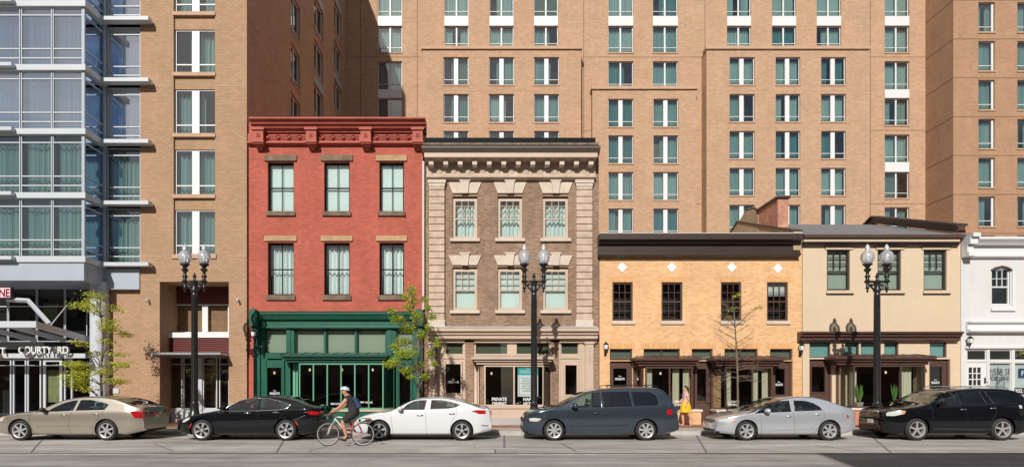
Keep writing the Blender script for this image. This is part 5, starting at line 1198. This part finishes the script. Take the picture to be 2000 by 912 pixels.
c.panel('headlight',zz([(140,450),(200,440),(290,450),(240,485),(150,482)]),HL,(-1,1)); c.panel('side_marker',zz([(250,462),(285,455),(270,475)]),OR,(-1,1),eps=.01)
c.box('grille',-1.02,-.985,-.5,.5,.58,.72,BLKP); c.box('bumper_trim',-1.02,-.99,-.6,.6,.30,.42,BLKP); c.plate('f',0,.48); c.plate('f',0,.48)
c.line('rub_strip',zz([(630,535),(1345,525)]),c.paint,.018,(-1,1),eps=-.002)
c.line('door_track',zz([(1110,385),(1700,385)]),BLKP,.006,(-1,1))
seams(c,[zz([(600,330),(605,450),(605,620)]),zz([(1012,320),(1020,450),(1030,620)]),zz([(1390,305),(1392,450),(1385,500),(1390,640)]),zz([(605,620),(1390,640)])])
for y in (-.62,.62):
    B().tube([(1.75,y,1.735),(1.85,y,1.80),(3.3,y,1.815),(3.5,y,1.745)],.016,6).build('roof_rail',BLKP,c.root,smooth=60)
for u in (2.0,3.1): B().box(u-.02,u+.02,-.62,.62,1.80,1.825).build('roof_bar',BLKP,c.root)
c.mirror(*zz([(690,305)])[0],c.paint,big=1.15); c.handle(*zz([(940,388)])[0],c.paint); c.handle(*zz([(1075,388)])[0],c.paint)
c.wheels('fan',7); c.body()
# 5 silver sedan
c=Car('parked_car','silver sedan parked between the dark minivan and the black suv',1459,2.70,
 [(-.90,.54),(-.87,.66),(-.66,.78),(-.3,.87),(.0,.93),(.28,1.0),(.65,1.17),(1.05,1.32),(1.45,1.42),(1.85,1.45),(2.3,1.43),(2.7,1.34),(3.05,1.21),(3.3,1.13),(3.48,1.10),(3.58,1.02),(3.62,.72)],.88,.32,paint('silver_paint',(.58,.61,.66),.6,.3),lambda u:.87+.025*u)
zz=lambda p:Z(p,6.25,1360,750,1459,59.3,856)
c.panel('side_window',zz([(712,338),(830,262),(930,215),(1000,195),(1080,180),(1158,176),(1165,315),(900,326)]),CGL,(-1,1))
c.panel('side_window',zz([(1205,176),(1300,178),(1370,185),(1450,212),(1520,258),(1542,298),(1200,311)]),CGL,(-1,1))
c.top('windscreen',.12,1.22,.92,CGW,skew=.14); c.top('rear_window',2.78,3.18,.86,CGL)
c.panel('taillight',zz([(1825,350),(1850,350),(1855,385),(1830,390)]),TL,(-1,1)); c.plate('r',0,.85)
c.panel('headlight',[(-.84,.68),(-.62,.73),(-.42,.72),(-.50,.62),(-.82,.60)],HL,(-1,1)); c.panel('indicator_lamp',zz([(440,430),(490,412),(488,425),(450,442)]),OR,(-1,1),eps=.010)
c.box('grille',-.93,-.895,-.42,.42,.60,.67,BLKP); c.box('chrome_strip',-.94,-.925,-.40,.40,.63,.645,CHROME,bev=.003); c.box('air_intake',-.925,-.89,-.5,.5,.26,.34,BLKP); c.plate('f',0,.45)
c.line('chrome_strip',zz([(790,545),(1475,515)]),mat('silver_trim',(.6,.6,.62),.3,metal=.7),.008,(-1,1))
seams(c,[zz([(790,345),(790,450),(800,590)]),zz([(1180,318),(1195,450),(1200,590)]),zz([(1545,300),(1560,370),(1500,470),(1450,560),(1380,590)])])
c.mirror(*zz([(860,310)])[0],c.paint,big=1.05); c.handle(*zz([(1130,368)])[0],c.paint); c.handle(*zz([(1475,345)])[0],c.paint)
for cx in (.36,2.70+.36):
    for sy in (-1,1): B().box(cx,cx+.02,min(sy*.66,sy*.84),max(sy*.66,sy*.84),.10,.30).build('mud_flap',BLKP,c.root)
c.wheels('fan',6); c.body()
# 6 black SUV
c=Car('parked_car','black suv with chrome roof rails parked at the right end by the white building',1793,2.79,
 [(-.92,.72),(-.90,.92),(-.72,1.02),(-.3,1.10),(.1,1.16),(.38,1.22),(.75,1.43),(1.15,1.62),(1.6,1.70),(2.2,1.73),(2.8,1.72),(3.25,1.67),(3.5,1.55),(3.72,1.30),(3.86,1.12),(3.90,.75)],.955,.365,paint('black_suv_paint',(.005,.006,.008),0,.10),lambda u:1.05+.02*u,tumble=.27,fcurve=.32)
zz=lambda p:Z(p,6.06,1670,735,1793,61.3,857)
c.panel('side_window',zz([(965,308),(1000,225),(1090,165),(1160,152),(1235,148),(1290,308)]),CGL,(-1,1))
c.panel('side_window',zz([(1315,152),(1538,148),(1588,290),(1335,300)]),CGD,(-1,1))
c.panel('side_window',zz([(1560,150),(1600,150),(1680,285),(1606,290)]),CGD,(-1,1))
c.panel('side_window',zz([(1620,152),(1790,158),(1860,240),(1842,278),(1692,285)]),CGD,(-1,1))
c.panel('side_window',zz([(1885,215),(1960,262),(1950,288),(1880,284)]),CGD,(-1,1))
c.line('chrome_strip',zz([(1540,150),(1592,290)]),CHROME,.009,(-1,1)); c.line('chrome_strip',zz([(1602,150),(1684,285)]),CHROME,.009,(-1,1)); c.line('chrome_strip',zz([(1250,150),(1290,308)]),CHROME,.009,(-1,1))
c.top('windscreen',.30,1.12,.92,CGW,skew=.14); c.top('rear_window',3.5,3.72,.82,CGD)
c.panel('headlight',[(-.86,.97),(-.62,1.0),(-.38,.97),(-.42,.88),(-.70,.80),(-.86,.80)],HL,(-1,1)); c.panel('indicator_lamp',[(-.48,.96),(-.38,.96),(-.40,.90),(-.50,.90)],OR,(-1,1),eps=.012)
g=c.box('grille',-.96,-.91,-.46,.46,.72,.92,BLKP); 
for i in range(4): c.box('grille_bar',-.975,-.955,-.43,.43,.745+.045*i,.757+.045*i,CHROME,g,bev=.003)
for y0,y1 in ((-.475,-.445),(.445,.475)): c.box('grille_frame',-.975,-.94,y0,y1,.72,.93,CHROME,g)
c.box('grille_frame',-.975,-.94,-.475,.475,.92,.95,CHROME,g)
B().lathe([(.055,-.0),(.055,.012),(.045,.012),(.045,.0)],n=16,axis='y').build('badge',CHROME,g,(-.985,0,.83),R(90))
c.box('air_intake',-.95,-.90,-.5,.5,.34,.48,mat('dark_brown_bumper',(.03,.02,.018),.4)); c.plate('f',0,.60)  # dark brown colour on the air intake
c.panel('taillight',zz([(1975,310),(2010,310),(2010,350),(1980,345)]),HL,(-1,1)); 
c.line('side_cladding',zz([(930,600),(1640,605)]),BLKP,.035,(-1,1),eps=-.01)
seams(c,[zz([(925,320),(925,450),(935,600)]),zz([(1300,310),(1350,430),(1350,610)]),zz([(1690,290),(1700,400),(1620,520),(1600,600)])])
for y in (-.66,.66): B().tube([(1.35,y*.98,1.68),(1.5,y,1.765),(3.0,y,1.755),(3.2,y*.98,1.68)],.018,6).build('roof_rail',STEEL,c.root,smooth=60)
c.mirror(*zz([(1020,298)])[0],c.paint,big=1.2); c.handle(*zz([(1300,362)])[0],CHROME); c.handle(*zz([(1660,347)])[0],CHROME)
c.wheels('spoke',5); c.body()
# ---------------------------------------------------------------- TREES
BARK=mat('bark',(.16,.12,.085),.9,var=.3,vs=8,bump=.6)
def leafmat(name,c1,c2):
    m=bpy.data.materials.new(name); m.use_nodes=True; n=m.node_tree; b=n.nodes['Principled BSDF']; b.inputs['Roughness'].default_value=.5
    g=n.nodes.new('ShaderNodeNewGeometry'); r=n.nodes.new('ShaderNodeValToRGB'); r.color_ramp.elements[0].color=(*c1,1); r.color_ramp.elements[1].color=(*c2,1)
    n.links.new(g.outputs['Random Per Island'],r.inputs[0]); n.links.new(r.outputs[0],b.inputs['Base Color'])
    t=n.nodes.new('ShaderNodeBsdfTranslucent'); n.links.new(r.outputs[0],t.inputs[0]); x=n.nodes.new('ShaderNodeMixShader'); x.inputs[0].default_value=.35
    n.links.new(b.outputs[0],x.inputs[1]); n.links.new(t.outputs[0],x.inputs[2]); n.links.new(x.outputs[0],n.nodes['Material Output'].inputs[0]); return m
LF=leafmat('spring_leaf',(.30,.42,.03),(.62,.68,.09)); LF2=leafmat('yellow_green_leaf',(.38,.45,.04),(.70,.70,.10))
def tree(px,D,clumps,trunk,leaf,nl,label,seed,twigs=2,size=.066,tr=(.055,.02),zb=.147):
    rs=random.Random(seed); bx=fx(px,D)
    r=empty('young_tree',(bx,D,zb),label,'tree','young trees along the sidewalk')
    tb=B(); pts=[(fx(x_,D)-bx,rs.uniform(-.04,.04),fz(y_,D)-zb) for x_,y_ in trunk]; pts[0]=(0,0,0)
    n=len(pts); tb.tube(pts,[tr[0]+(tr[1]-tr[0])*i/(n-1) for i in range(n)],8)
    lf=B(); tw=B()
    for (cx,cy,rx,ry) in clumps:
        C_=Vector((fx(cx,D)-bx,rs.uniform(-.7,.7),fz(cy,D)-zb)); RX=rx*D/F; RZ_=ry*D/F
        # branch starts on the trunk a little below the clump
        cand=[p for p in pts if p[2]<C_.z-.05] or [pts[1]]
        s_=Vector(min(cand,key=lambda p:abs(p[2]-(C_.z-.45))))
        mid=(s_+C_)/2+Vector((0,0,.06)); tb.tube([tuple(s_),tuple(mid),tuple(C_)],[.022,.014,.007],5)
        for j in range(twigs+int(RX*6)):
            e=C_+Vector((rs.uniform(-RX,RX),rs.uniform(-.35,.35),rs.uniform(-RZ_*.4,RZ_)))
            m_=(mid+e)/2+Vector((0,0,rs.uniform(-.03,.05))); tb.tube([tuple(mid),tuple(m_),tuple(e)],[.009,.006,.003],4)
        for j in range(int(nl*(RX*RZ_)**.8*1500)+40):
            a_=rs.uniform(0,6.28); q=rs.random()**.6; d=Vector((math.cos(a_)*RX*q,rs.gauss(0,.28),math.sin(a_)*RZ_*q*.9+rs.gauss(0,.03)))
            p=C_+d; s=size*rs.uniform(.6,1.3); yaw=rs.uniform(0,6.28); u=Vector((math.cos(yaw),math.sin(yaw),rs.uniform(-.7,.2))).normalized(); v=u.cross(Vector((rs.gauss(0,.5),rs.gauss(0,.5),1))).normalized()
            f=p+u*s; lf.face([p-u*s*.2,p+u*s*.3+v*s*.42,f,p+u*s*.3-v*s*.42])
    tb.build('trunk',BARK,r,smooth=60)
    if lf.v: lf.build('crown',leaf,r)
    return r
tree(198,22.3,[(165,590,14,10),(190,578,16,8),(200,610,10,8),(170,600,16,7),(212,600,8,6),(230,630,8,8),(236,650,10,8),(205,640,10,8),(200,665,12,8),(218,640,10,8),(185,690,12,6),(160,712,22,7),(140,710,12,6),(175,735,22,12),(165,750,16,9),(205,725,20,9),(225,710,16,6),(250,715,14,4),(190,760,10,5),(215,745,14,5),(235,742,14,3),(160,725,16,8),(245,745,10,2),(180,672,7,6),(222,690,10,5)],
 [(198,850),(199,780),(198,752),(197,720),(201,660),(199,620),(196,580)],LF2,2.0,'slender young tree with sparse yellow green leaves beside the grey hotel column',3)
tree(817,22.3,[(800,565,11,14),(798,600,10,9),(805,585,8,8),(825,580,6,5),(780,625,14,10),(795,640,16,12),(770,610,8,5),(815,620,12,12),(835,600,6,8),(848,622,7,7),(785,665,16,9),(770,675,10,7),(800,690,18,12),(825,655,12,10),(770,705,14,10),(765,712,12,8),(795,722,14,8),(815,712,14,8),(840,690,8,8),(850,660,7,6),(848,710,7,6),(805,736,8,5),(855,675,7,5),(783,692,12,10),(790,580,7,6),(830,735,9,7),(838,640,6,6)],
 [(817,850),(817,790),(817,760),(816,730),(818,680),(813,640),(806,600),(802,562)],LF,2.2,'young tree with dense lime green leaves in front of the green shop front',5)
bare=tree(1441,22.3,[(1428,580,4,3),(1437,600,5,4),(1434,617,4,3),(1465,605,4,3)],
 [(1441,850),(1441,790),(1440,730),(1439,680),(1435,640),(1433,600),(1430,575)],LF2,.9,'almost bare young tree with thin brown twigs in front of the yellow brick building',9,size=.06,tr=(.05,.012))
tb=B(); rs=random.Random(4); bx=fx(1441,22.3)
for i in range(46):
    y0=rs.uniform(600,745); z0=fz(y0,22.3)-.147; s=rs.choice((-1,1)); L_=rs.uniform(.35,1.05)*(1.0 if y0>640 else .7); up=.9 if y0<690 else .15
    x0=(fx(1440,22.3)-bx) if y0>680 else fx(1436,22.3)-bx
    dy=rs.uniform(-.6,.6); pts=[(x0,0,z0),(x0+s*L_*.5,dy*.5*L_,z0+L_*.28*up+.02),(x0+s*L_,dy*L_,z0+L_*.7*up-(.10 if y0>690 else 0))]
    tb.tube(pts,[.011,.008,.004],4)
    for k_ in range(3):
        t=rs.uniform(.3,.9); p=Vector(pts[0]).lerp(Vector(pts[2]),t); e=p+Vector((s*rs.uniform(.1,.3),rs.uniform(-.15,.15),rs.uniform(-.2,.25))); tb.tube([tuple(p),tuple(e)],[.006,.003],3)
tb.build('branches',BARK,bare)
tree(2050,22.3,[(2002,690,8,5),(2010,682,12,6),(2030,660,16,9),(2005,752,6,4),(2060,640,18,10),(2080,700,16,10),(2040,720,14,9)],[(2050,850),(2050,760),(2048,700),(2050,640),(2052,600)],LF2,1.0,'young tree at the right edge whose leaf tips reach over the white building',12)
# ---------------------------------------------------------------- PEOPLE AND BICYCLE
def skin(name,pts,edges,m,parent,sub=2):
    names=list(pts); me=bpy.data.meshes.new(name); me.from_pydata([pts[k][:3] for k in names],[(names.index(a),names.index(b_)) for a,b_ in edges],[])
    o=bpy.data.objects.new(name,me); S.collection.objects.link(o); md=o.modifiers.new('s','SKIN'); md.use_smooth_shade=True
    for i,k_ in enumerate(names):
        r=pts[k_][3]; r=r if isinstance(r,tuple) else (r,r); kf=1.3 if max(r)>.02 else 1.1; r=(r[0]*kf,r[1]*kf); me.skin_vertices[0].data[i].radius=r; me.skin_vertices[0].data[i].use_root=(i==0)
    sb=o.modifiers.new('u','SUBSURF'); sb.levels=sub; sb.render_levels=sub
    bake(o); o.data.materials.clear(); o.data.materials.append(m); o.parent=parent
    o.data.polygons.foreach_set('use_smooth',[True]*len(o.data.polygons)); return o
def clothe(body,name,test,off,m,parent):
    bm=bmesh.new(); bm.from_mesh(body.data); bm.normal_update()
    bmesh.ops.delete(bm,geom=[f for f in bm.faces if not test(f.calc_center_median())],context='FACES')
    for v in bm.verts: v.co+=v.normal*off
    me=bpy.data.meshes.new(name); bm.to_mesh(me); bm.free(); me.materials.clear(); me.materials.append(m); me.polygons.foreach_set('use_smooth',[True]*len(me.polygons)); return inst(name,me,parent)
def seg(p,a,b_):
    a=Vector(a[:3]); b_=Vector(b_[:3]); d=b_-a; t=max(0,min(1,(p-a).dot(d)/d.dot(d))); return (p-a-d*t).length,t
def ell(name,c,r,m,parent,cut=None,rot=0):
    bm=bmesh.new(); bmesh.ops.create_uvsphere(bm,u_segments=20,v_segments=14,radius=1)
    if cut: bmesh.ops.delete(bm,geom=[v for v in bm.verts if cut(v.co)],context='VERTS')
    mt=Matrix.Rotation(rot,4,'Y')
    for v in bm.verts: q=Vector((v.co.x*r[0],v.co.y*r[1],v.co.z*r[2])); v.co=mt@q+Vector(c)
    me=bpy.data.meshes.new(name); bm.to_mesh(me); bm.free(); me.materials.append(m); me.polygons.foreach_set('use_smooth',[True]*len(me.polygons)); return inst(name,me,parent)
SKIN=mat('skin',(.58,.33,.22),.5,var=.05); SKINT=mat('tanned_skin',(.48,.25,.16),.5,var=.05); HAIR=mat('brown_hair',(.07,.035,.02),.6)
def head(b,h,face,par,m):
    """b: head centre; facing -X. features on the head"""
    f=B(); f.lathe([(0,0)]*2); 
    ell('nose',(b[0]-.086,b[1],b[2]-.01),(.018,.012,.020),m,par); 
    for sy in (-1,1):
        ell('eye',(b[0]-.074,b[1]+sy*.030,b[2]+.012),(.010,.012,.008),mat('eye_dark',(.03,.02,.02),.3),par)
        ell('ear',(b[0]+.008,b[1]+sy*.078,b[2]-.004),(.02,.01,.03),m,par)
    ell('mouth',(b[0]-.074,b[1],b[2]-.048),(.010,.022,.006),mat('lips',(.42,.14,.12),.5),par)
def hand(pts,edges,wr,dirv,nrm,pre,curl=.5):
    """adds palm and five fingers to a skin graph"""
    d=Vector(dirv).normalized(); n=Vector(nrm).normalized(); s=d.cross(n).normalized(); w=Vector(wr)
    pts[pre+'p']=(*(w+d*.05),.026); edges.append((pre+'w',pre+'p'))
    for i,(o,l) in enumerate(((-.028,.065),(-.010,.075),(.009,.07),(.027,.055))):
        a=w+d*.085+s*o; b_=a+d*l*.55-n*l*curl*.3; c_=b_+d*l*.3-n*l*curl*.6
        pts[f'{pre}{i}a']=(*a,.0095); pts[f'{pre}{i}b']=(*b_,.0085); pts[f'{pre}{i}c']=(*c_,.0075); edges+= [(pre+'p',f'{pre}{i}a'),(f'{pre}{i}a',f'{pre}{i}b'),(f'{pre}{i}b',f'{pre}{i}c')]
    a=w+d*.035-s*.035; b_=a+d*.035-s*.02-n*.01; pts[pre+'ta']=(*a,.012); pts[pre+'tb']=(*b_,.009); edges+=[(pre+'p',pre+'ta'),(pre+'ta',pre+'tb')]
# woman walking left
DWm=24.1
wm=empty('person',(fx(1339,DWm),DWm,.147),'woman in a yellow skirt and striped top walking left past the yellow brick shop','person')
P_={'pel':(0,0,.88,(.115,.13)),'waist':(0,0,1.02,(.085,.105)),'chest':(.0,0,1.22,(.10,.13)),'neckb':(.0,0,1.37,(.06,.07)),'neck':(-.005,0,1.42,.042),'head':(-.015,0,1.52,(.085,.072)),'crown':(-.01,0,1.575,(.075,.068)),
 'ls':(0,-.15,1.33,.045),'le':(.04,-.21,1.09,.034),'Lw':(-.05,-.22,.87,.022),'rs':(0,.15,1.33,.045),'re':(-.05,.20,1.10,.034),'Rw':(-.20,.18,.96,.022),
 'lh':(-.0,-.085,.84,.085),'lk':(.10,-.08,.48,.05),'la':(.27,-.08,.17,.031),'lf':(.23,-.08,.045,.028),'lt':(.17,-.08,.012,.018),
 'rh':(0,.085,.84,.085),'rk':(-.10,.08,.47,.05),'ra':(-.06,.08,.09,.031),'rf':(-.10,.08,.035,.03),'rt':(-.20,.08,.02,.02)}
E_=[('pel','waist'),('waist','chest'),('chest','neckb'),('neckb','neck'),('neck','head'),('head','crown'),('chest','ls'),('ls','le'),('le','Lw'),('chest','rs'),('rs','re'),('re','Rw'),('pel','lh'),('lh','lk'),('lk','la'),('la','lf'),('lf','lt'),('pel','rh'),('rh','rk'),('rk','ra'),('ra','rf'),('rf','rt')]
hand(P_,E_,(-.05,-.22,.87),(-.2,0,-1),(-1,0,.2),'L'); hand(P_,E_,(-.20,.18,.96),(-.8,0,-.4),(0,1,0),'R')
wb_=skin('body',P_,E_,SKIN,wm)
head((-.015,0,1.53),0,0,wm,SKIN)
ell('hair',(.008,0,1.555),(.098,.092,.098),HAIR,wm,cut=lambda v:v.x<-.45 and v.z<.62)
skin('ponytail',{'a':(.085,0,1.57,.035),'b':(.12,0,1.50,.035),'c':(.125,0,1.40,.028),'d':(.12,0,1.33,.012)},[('a','b'),('b','c'),('c','d')],HAIR,wm)
STR=mat('striped_cloth',(.7,.6,.6),.8); n_=STR.node_tree; wv=n_.nodes.new('ShaderNodeTexWave'); wv.wave_type='BANDS'; wv.bands_direction='Z'; wv.inputs['Scale'].default_value=6; wv.inputs['Distortion'].default_value=2
cr_=n_.nodes.new('ShaderNodeValToRGB'); cr_.color_ramp.elements[0].color=(.72,.66,.66,1); cr_.color_ramp.elements[1].color=(.50,.06,.09,1); e_=cr_.color_ramp.elements.new(.55); e_.color=(.6,.40,.42,1)
t_=n_.nodes.new('ShaderNodeTexCoord'); n_.links.new(t_.outputs['Object'],wv.inputs[0]); n_.links.new(wv.outputs[0],cr_.inputs[0]); n_.links.new(cr_.outputs[0],n_.nodes['Principled BSDF'].inputs['Base Color'])
def tb_(p):
    dt,_=seg(p,P_['waist'],P_['chest']); 
    for s_ in 'lr':
        d,t=seg(p,P_[s_+'s'],P_[s_+'e'])
        if d<.09 and .55<t: return False
    return .98<p.z<1.385 and not seg(p,P_['le'],P_['Lw'])[0]<.05 and not seg(p,P_['re'],P_['Rw'])[0]<.05 and abs(p.y)<.25
clothe(wb_,'blouse',tb_,.012,STR,wm)
sk=B(); n=28; prof=[(1.075,.115,.140),(1.02,.135,.16),(.92,.175,.185),(.78,.21,.20),(.62,.225,.205),(.56,.23,.205)]
for z,rx,ry in prof:
    for j in range(n):
        t=2*math.pi*j/n; k_=1+.05*math.sin(t*7)*(1.08-z)*2; sk.v.append((rx*math.cos(t)*k_+ (1.07-z)*.02,ry*math.sin(t)*k_,z))
for i in range(len(prof)-1):
    for j in range(n): q=(j+1)%n; sk.f.append((i*n+j,(i+1)*n+j,(i+1)*n+q,i*n+q)); sk.m.append(0)
sk.build('skirt',mat('yellow_cloth',(.80,.47,.02),.8,var=.05,vs=6),wm,smooth=80)
ell('shoe',(.20,-.08,.028),(.09,.036,.03),mat('tan_shoe',(.40,.25,.15),.6),wm,rot=R(-38)); ell('shoe',(-.13,.08,.022),(.115,.038,.026),MATS['tan_shoe'],wm)
bag=empty('purse',(fx(1339,DWm)-.32,DWm+.17,.147+.62),'small black purse held in the walking woman\'s far hand','purse')
B().prism([(-.05,0),(.07,0),(.05,.18),(-.03,.18)],-.03,.03).build('pouch',BLKP,bag); B().tube([(-.03,0,.18),(.02,0,.27),(.05,0,.18)],.008,5).build('strap',BLKP,bag)
# bicycle (riding left)
DBk=17.35; kk=F/DBk
bz=lambda px,py:((px-676)/kk,(PY+HC*kk-py)/kk)
bk=empty('bicycle',(fx(676,DBk),DBk,0),'white and red road bicycle ridden left past the white sedan','bicycle')
fw=(fx(641,DBk)-fx(676,DBk),.352); rw_=(fx(709,DBk)-fx(676,DBk),.352)
for nm,c0 in (('wheel',fw),('wheel',rw_)):
    b=B(); n=40; k=8
    for i in range(n):
        for j in range(k):
            a=2*math.pi*i/n; t=2*math.pi*j/k; r=.334+.018*math.cos(t); b.v.append((r*math.cos(a),.016*math.sin(t),r*math.sin(a)))
    for i in range(n):
        for j in range(k): p=(i+1)%n; q=(j+1)%k; b.f.append((i*k+j,i*k+q,p*k+q,p*k+j)); b.m.append(0)
    w_=b.build(nm,TYRE,bk,(c0[0],0,c0[1]),smooth=80)
    s=B()
    s.lathe([(.322,-.012),(.302,-.010),(.302,.010),(.322,.012)],n=36,axis='y'); s.lathe([(0,-.04),(.02,-.035),(.02,.035),(0,.04)],n=10,axis='y')
    s.build('rim',STEEL,w_,smooth=40)
    s=B()
    for i in range(20): a=2*math.pi*i/20; s.tube([(.015*math.cos(a+.5),(-1)**i*.03,.015*math.sin(a+.5)),(.305*math.cos(a),0,.305*math.sin(a))],.0016,3)
    s.build('spokes',STEEL,w_)
bb=(fx(682,DBk)-fx(676,DBk),.30); hd=(fx(655,DBk)-fx(676,DBk),.86); ht=(hd[0]+.03,.92); st=(fx(694,DBk)-fx(676,DBk),.88)
T3=lambda p,y=0:(p[0],y,p[1])
FR=mat('frame_white',(.70,.66,.64),.3,coat=.5); FRR=mat('frame_red',(.55,.05,.10),.3,coat=.5)
b=B(); b.tube([T3((hd[0],.80)),T3(bb)],.02,8); b.tube([T3((hd[0],.87)),T3((st[0],.80))],.017,8); b.tube([T3((hd[0]+.015,.93)),T3((hd[0]-.01,.76))],.021,8)
b.build('frame',FR,bk,smooth=60)
b=B(); b.tube([T3(bb),T3((st[0],.86))],.018,8)
for sy in (-.05,.05): b.tube([T3((bb[0],bb[1]),sy*.5),T3(rw_,sy)],.010,6); b.tube([T3((st[0],.80),sy*.3),T3(rw_,sy)],.009,6)
b.build('seat_tube',FRR,bk,smooth=60)
b=B()
for sy in (-.05,.05): b.tube([T3((hd[0]-.01,.76),sy*.6),T3((fw[0]+.05,.55),sy),T3(fw,sy)],.012,6)
b.build('fork',FR,bk,smooth=60)
b=B(); b.tube([T3((hd[0]+.015,.93)),T3((hd[0]-.05,.96))],.014,6); b.tube([(hd[0]-.05,-.21,.97),(hd[0]-.05,.21,.97)],.014,6)
for sy in (-.21,.21): b.tube([(hd[0]-.05,sy,.97),(hd[0]-.14,sy,.965),(hd[0]-.17,sy,.90),(hd[0]-.12,sy,.83)],.014,6)
b.build('handlebar',BLKP,bk,smooth=60)
b=B(); b.tube([T3((st[0],.86)),T3((st[0]+.01,.93))],.013,6); b.prism([(st[0]-.13,.945),(st[0]+.12,.955),(st[0]+.13,.985),(st[0]-.02,.975),(st[0]-.14,.965)],-.05,.05); b.build('saddle',BLKP,bk)
b=B(); b.lathe([(.09,-.055),(.09,-.05),(.03,-.05)],T3(bb),20,'y'); b.tube([T3(bb,-.08),T3((bb[0]-.10,bb[1]-.13),-.09)],.010,5); b.tube([T3(bb,.08),T3((bb[0]+.10,bb[1]+.13),.09)],.010,5); b.box(bb[0]-.15,bb[0]-.05,-.16,-.08,bb[1]-.15,bb[1]-.125); b.box(bb[0]+.05,bb[0]+.15,.08,.16,bb[1]+.12,bb[1]+.145)
b.tube([(bb[0],-.052,bb[1]+.088),(rw_[0],-.052,rw_[1]+.035)],.004,4); b.tube([(bb[0],-.052,bb[1]-.088),(rw_[0],-.052,rw_[1]-.035)],.004,4)
b.build('crank',BLKP,bk)
# cyclist
cy=empty('person',(fx(676,DBk),DBk,0),'cyclist in a black tank top and pale helmet leaning forward on the bicycle','person')
x0=st[0]
wL=(hd[0]-.06,-.21,1.00); wR=(hd[0]-.06,.21,1.00)
P_={'pel':(x0+.0,0,1.03,(.12,.14)),'ab':(x0-.06,0,1.17,(.105,.13)),'chest':(x0-.17,0,1.36,(.11,.16)),'nb':(x0-.235,0,1.47,(.065,.075)),'nk':(x0-.27,0,1.52,.048),'head':(x0-.315,0,1.60,(.085,.075)),'crown':(x0-.315,0,1.655,(.08,.072)),
 'ls':(x0-.20,-.18,1.42,.055),'le':(x0-.36,-.23,1.20,.040),'Lw':(wL[0]+.05,-.215,1.035,.025),'rs':(x0-.20,.18,1.42,.055),'re':(x0-.36,.23,1.20,.040),'Rw':(wR[0]+.05,.215,1.035,.025),
 'lh':(x0-.01,-.10,.98,.10),'lk':(x0-.36,-.11,.72,.062),'la':(bb[0]-.05,-.12,.30,.036),'lf':(bb[0]-.11,-.12,.225,.03),'lt':(bb[0]-.20,-.12,.215,.022),
 'rh':(x0-.01,.10,.98,.10),'rk':(x0-.33,.11,.86,.062),'ra':(bb[0]+.12,.12,.53,.036),'rf':(bb[0]+.08,.12,.475,.03),'rt':(bb[0]-.02,.12,.475,.022)}
E_=[('pel','ab'),('ab','chest'),('chest','nb'),('nb','nk'),('nk','head'),('head','crown'),('chest','ls'),('ls','le'),('le','Lw'),('chest','rs'),('rs','re'),('re','Rw'),('pel','lh'),('lh','lk'),('lk','la'),('la','lf'),('lf','lt'),('pel','rh'),('rh','rk'),('rk','ra'),('ra','rf'),('rf','rt')]
hand(P_,E_,P_['Lw'][:3],(-1,0,-.35),(-.3,0,1),'L',1.0); hand(P_,E_,P_['Rw'][:3],(-1,0,-.35),(-.3,0,1),'R',1.0)
cb_=skin('body',P_,E_,SKINT,cy)
hc=(x0-.32,0,1.615); head(hc,0,0,cy,SKINT)
ell('hair',(hc[0]+.02,0,hc[2]+.01),(.095,.088,.09),HAIR,cy,cut=lambda v:v.x<-.35)
HM=mat('helmet_shell',(.52,.60,.64),.35,coat=.5)
h_=ell('helmet',(hc[0]+.01,0,hc[2]+.05),(.145,.105,.105),HM,cy,cut=lambda v:v.z<-.12,rot=R(8))
b=B()
for y in (-.05,0,.05): b.tube([(hc[0]-.10,y,hc[2]+.115-abs(y)*.5),(hc[0]+.01,y,hc[2]+.155-abs(y)*.5),(hc[0]+.11,y,hc[2]+.105-abs(y)*.5)],.009,5)
b.build('helmet_vent',BLKP,h_)
CL=mat('black_cloth',(.018,.018,.02),.8)
def tt_(p):
    for s_ in 'lr':
        if seg(p,P_[s_+'s'],P_[s_+'e'])[0]<.075 and seg(p,P_[s_+'s'],P_[s_+'e'])[1]>.12: return False
        if seg(p,P_[s_+'h'],P_[s_+'k'])[1]>.25: return False
    return p.z>1.0 and min(seg(p,P_['pel'],P_['chest'])[0],9)<.26 and seg(p,P_['nb'],P_['nk'])[0]>.075 and p.z<1.50
clothe(cb_,'tank_top',tt_,.012,CL,cy)
def sh_(p):
    for s_ in 'lr':
        d,t=seg(p,P_[s_+'h'],P_[s_+'k'])
        if d<.16 and t<.86 and p.z<1.08: return True
    return p.z<1.09 and seg(p,P_['pel'],P_['ab'])[0]<.22 and p.z>.85
clothe(cb_,'shorts',sh_,.018,CL,cy)
for s_,y in (('l',-.12),('r',.12)):
    a=P_[s_+'f']; ell('shoe',(a[0]-.04,y,a[2]-.015),(.13,.042,.04),BLKP,cy)
bp=empty('backpack',(fx(676,DBk)+x0+.03,DBk,1.20),'dark blue backpack on the cyclist\'s back','backpack')
o=B().box(-.02,.13,-.13,.13,-.12,.24).build('pack',mat('navy_cloth',(.02,.05,.13),.8),bp,rz=0); o.rotation_euler=(0,R(-32),0); md=o.modifiers.new('v','BEVEL'); md.width=.05; md.segments=4; bake(o)
B().tube([(-.03,-.10,.24),(-.17,-.13,.20),(-.15,-.15,.06),(-.02,-.13,-.06)],.014,5).build('strap',MATS['navy_cloth'],bp); B().tube([(-.03,.10,.24),(-.17,.13,.20),(-.15,.15,.06),(-.02,.13,-.06)],.014,5).build('strap',MATS['navy_cloth'],bp)
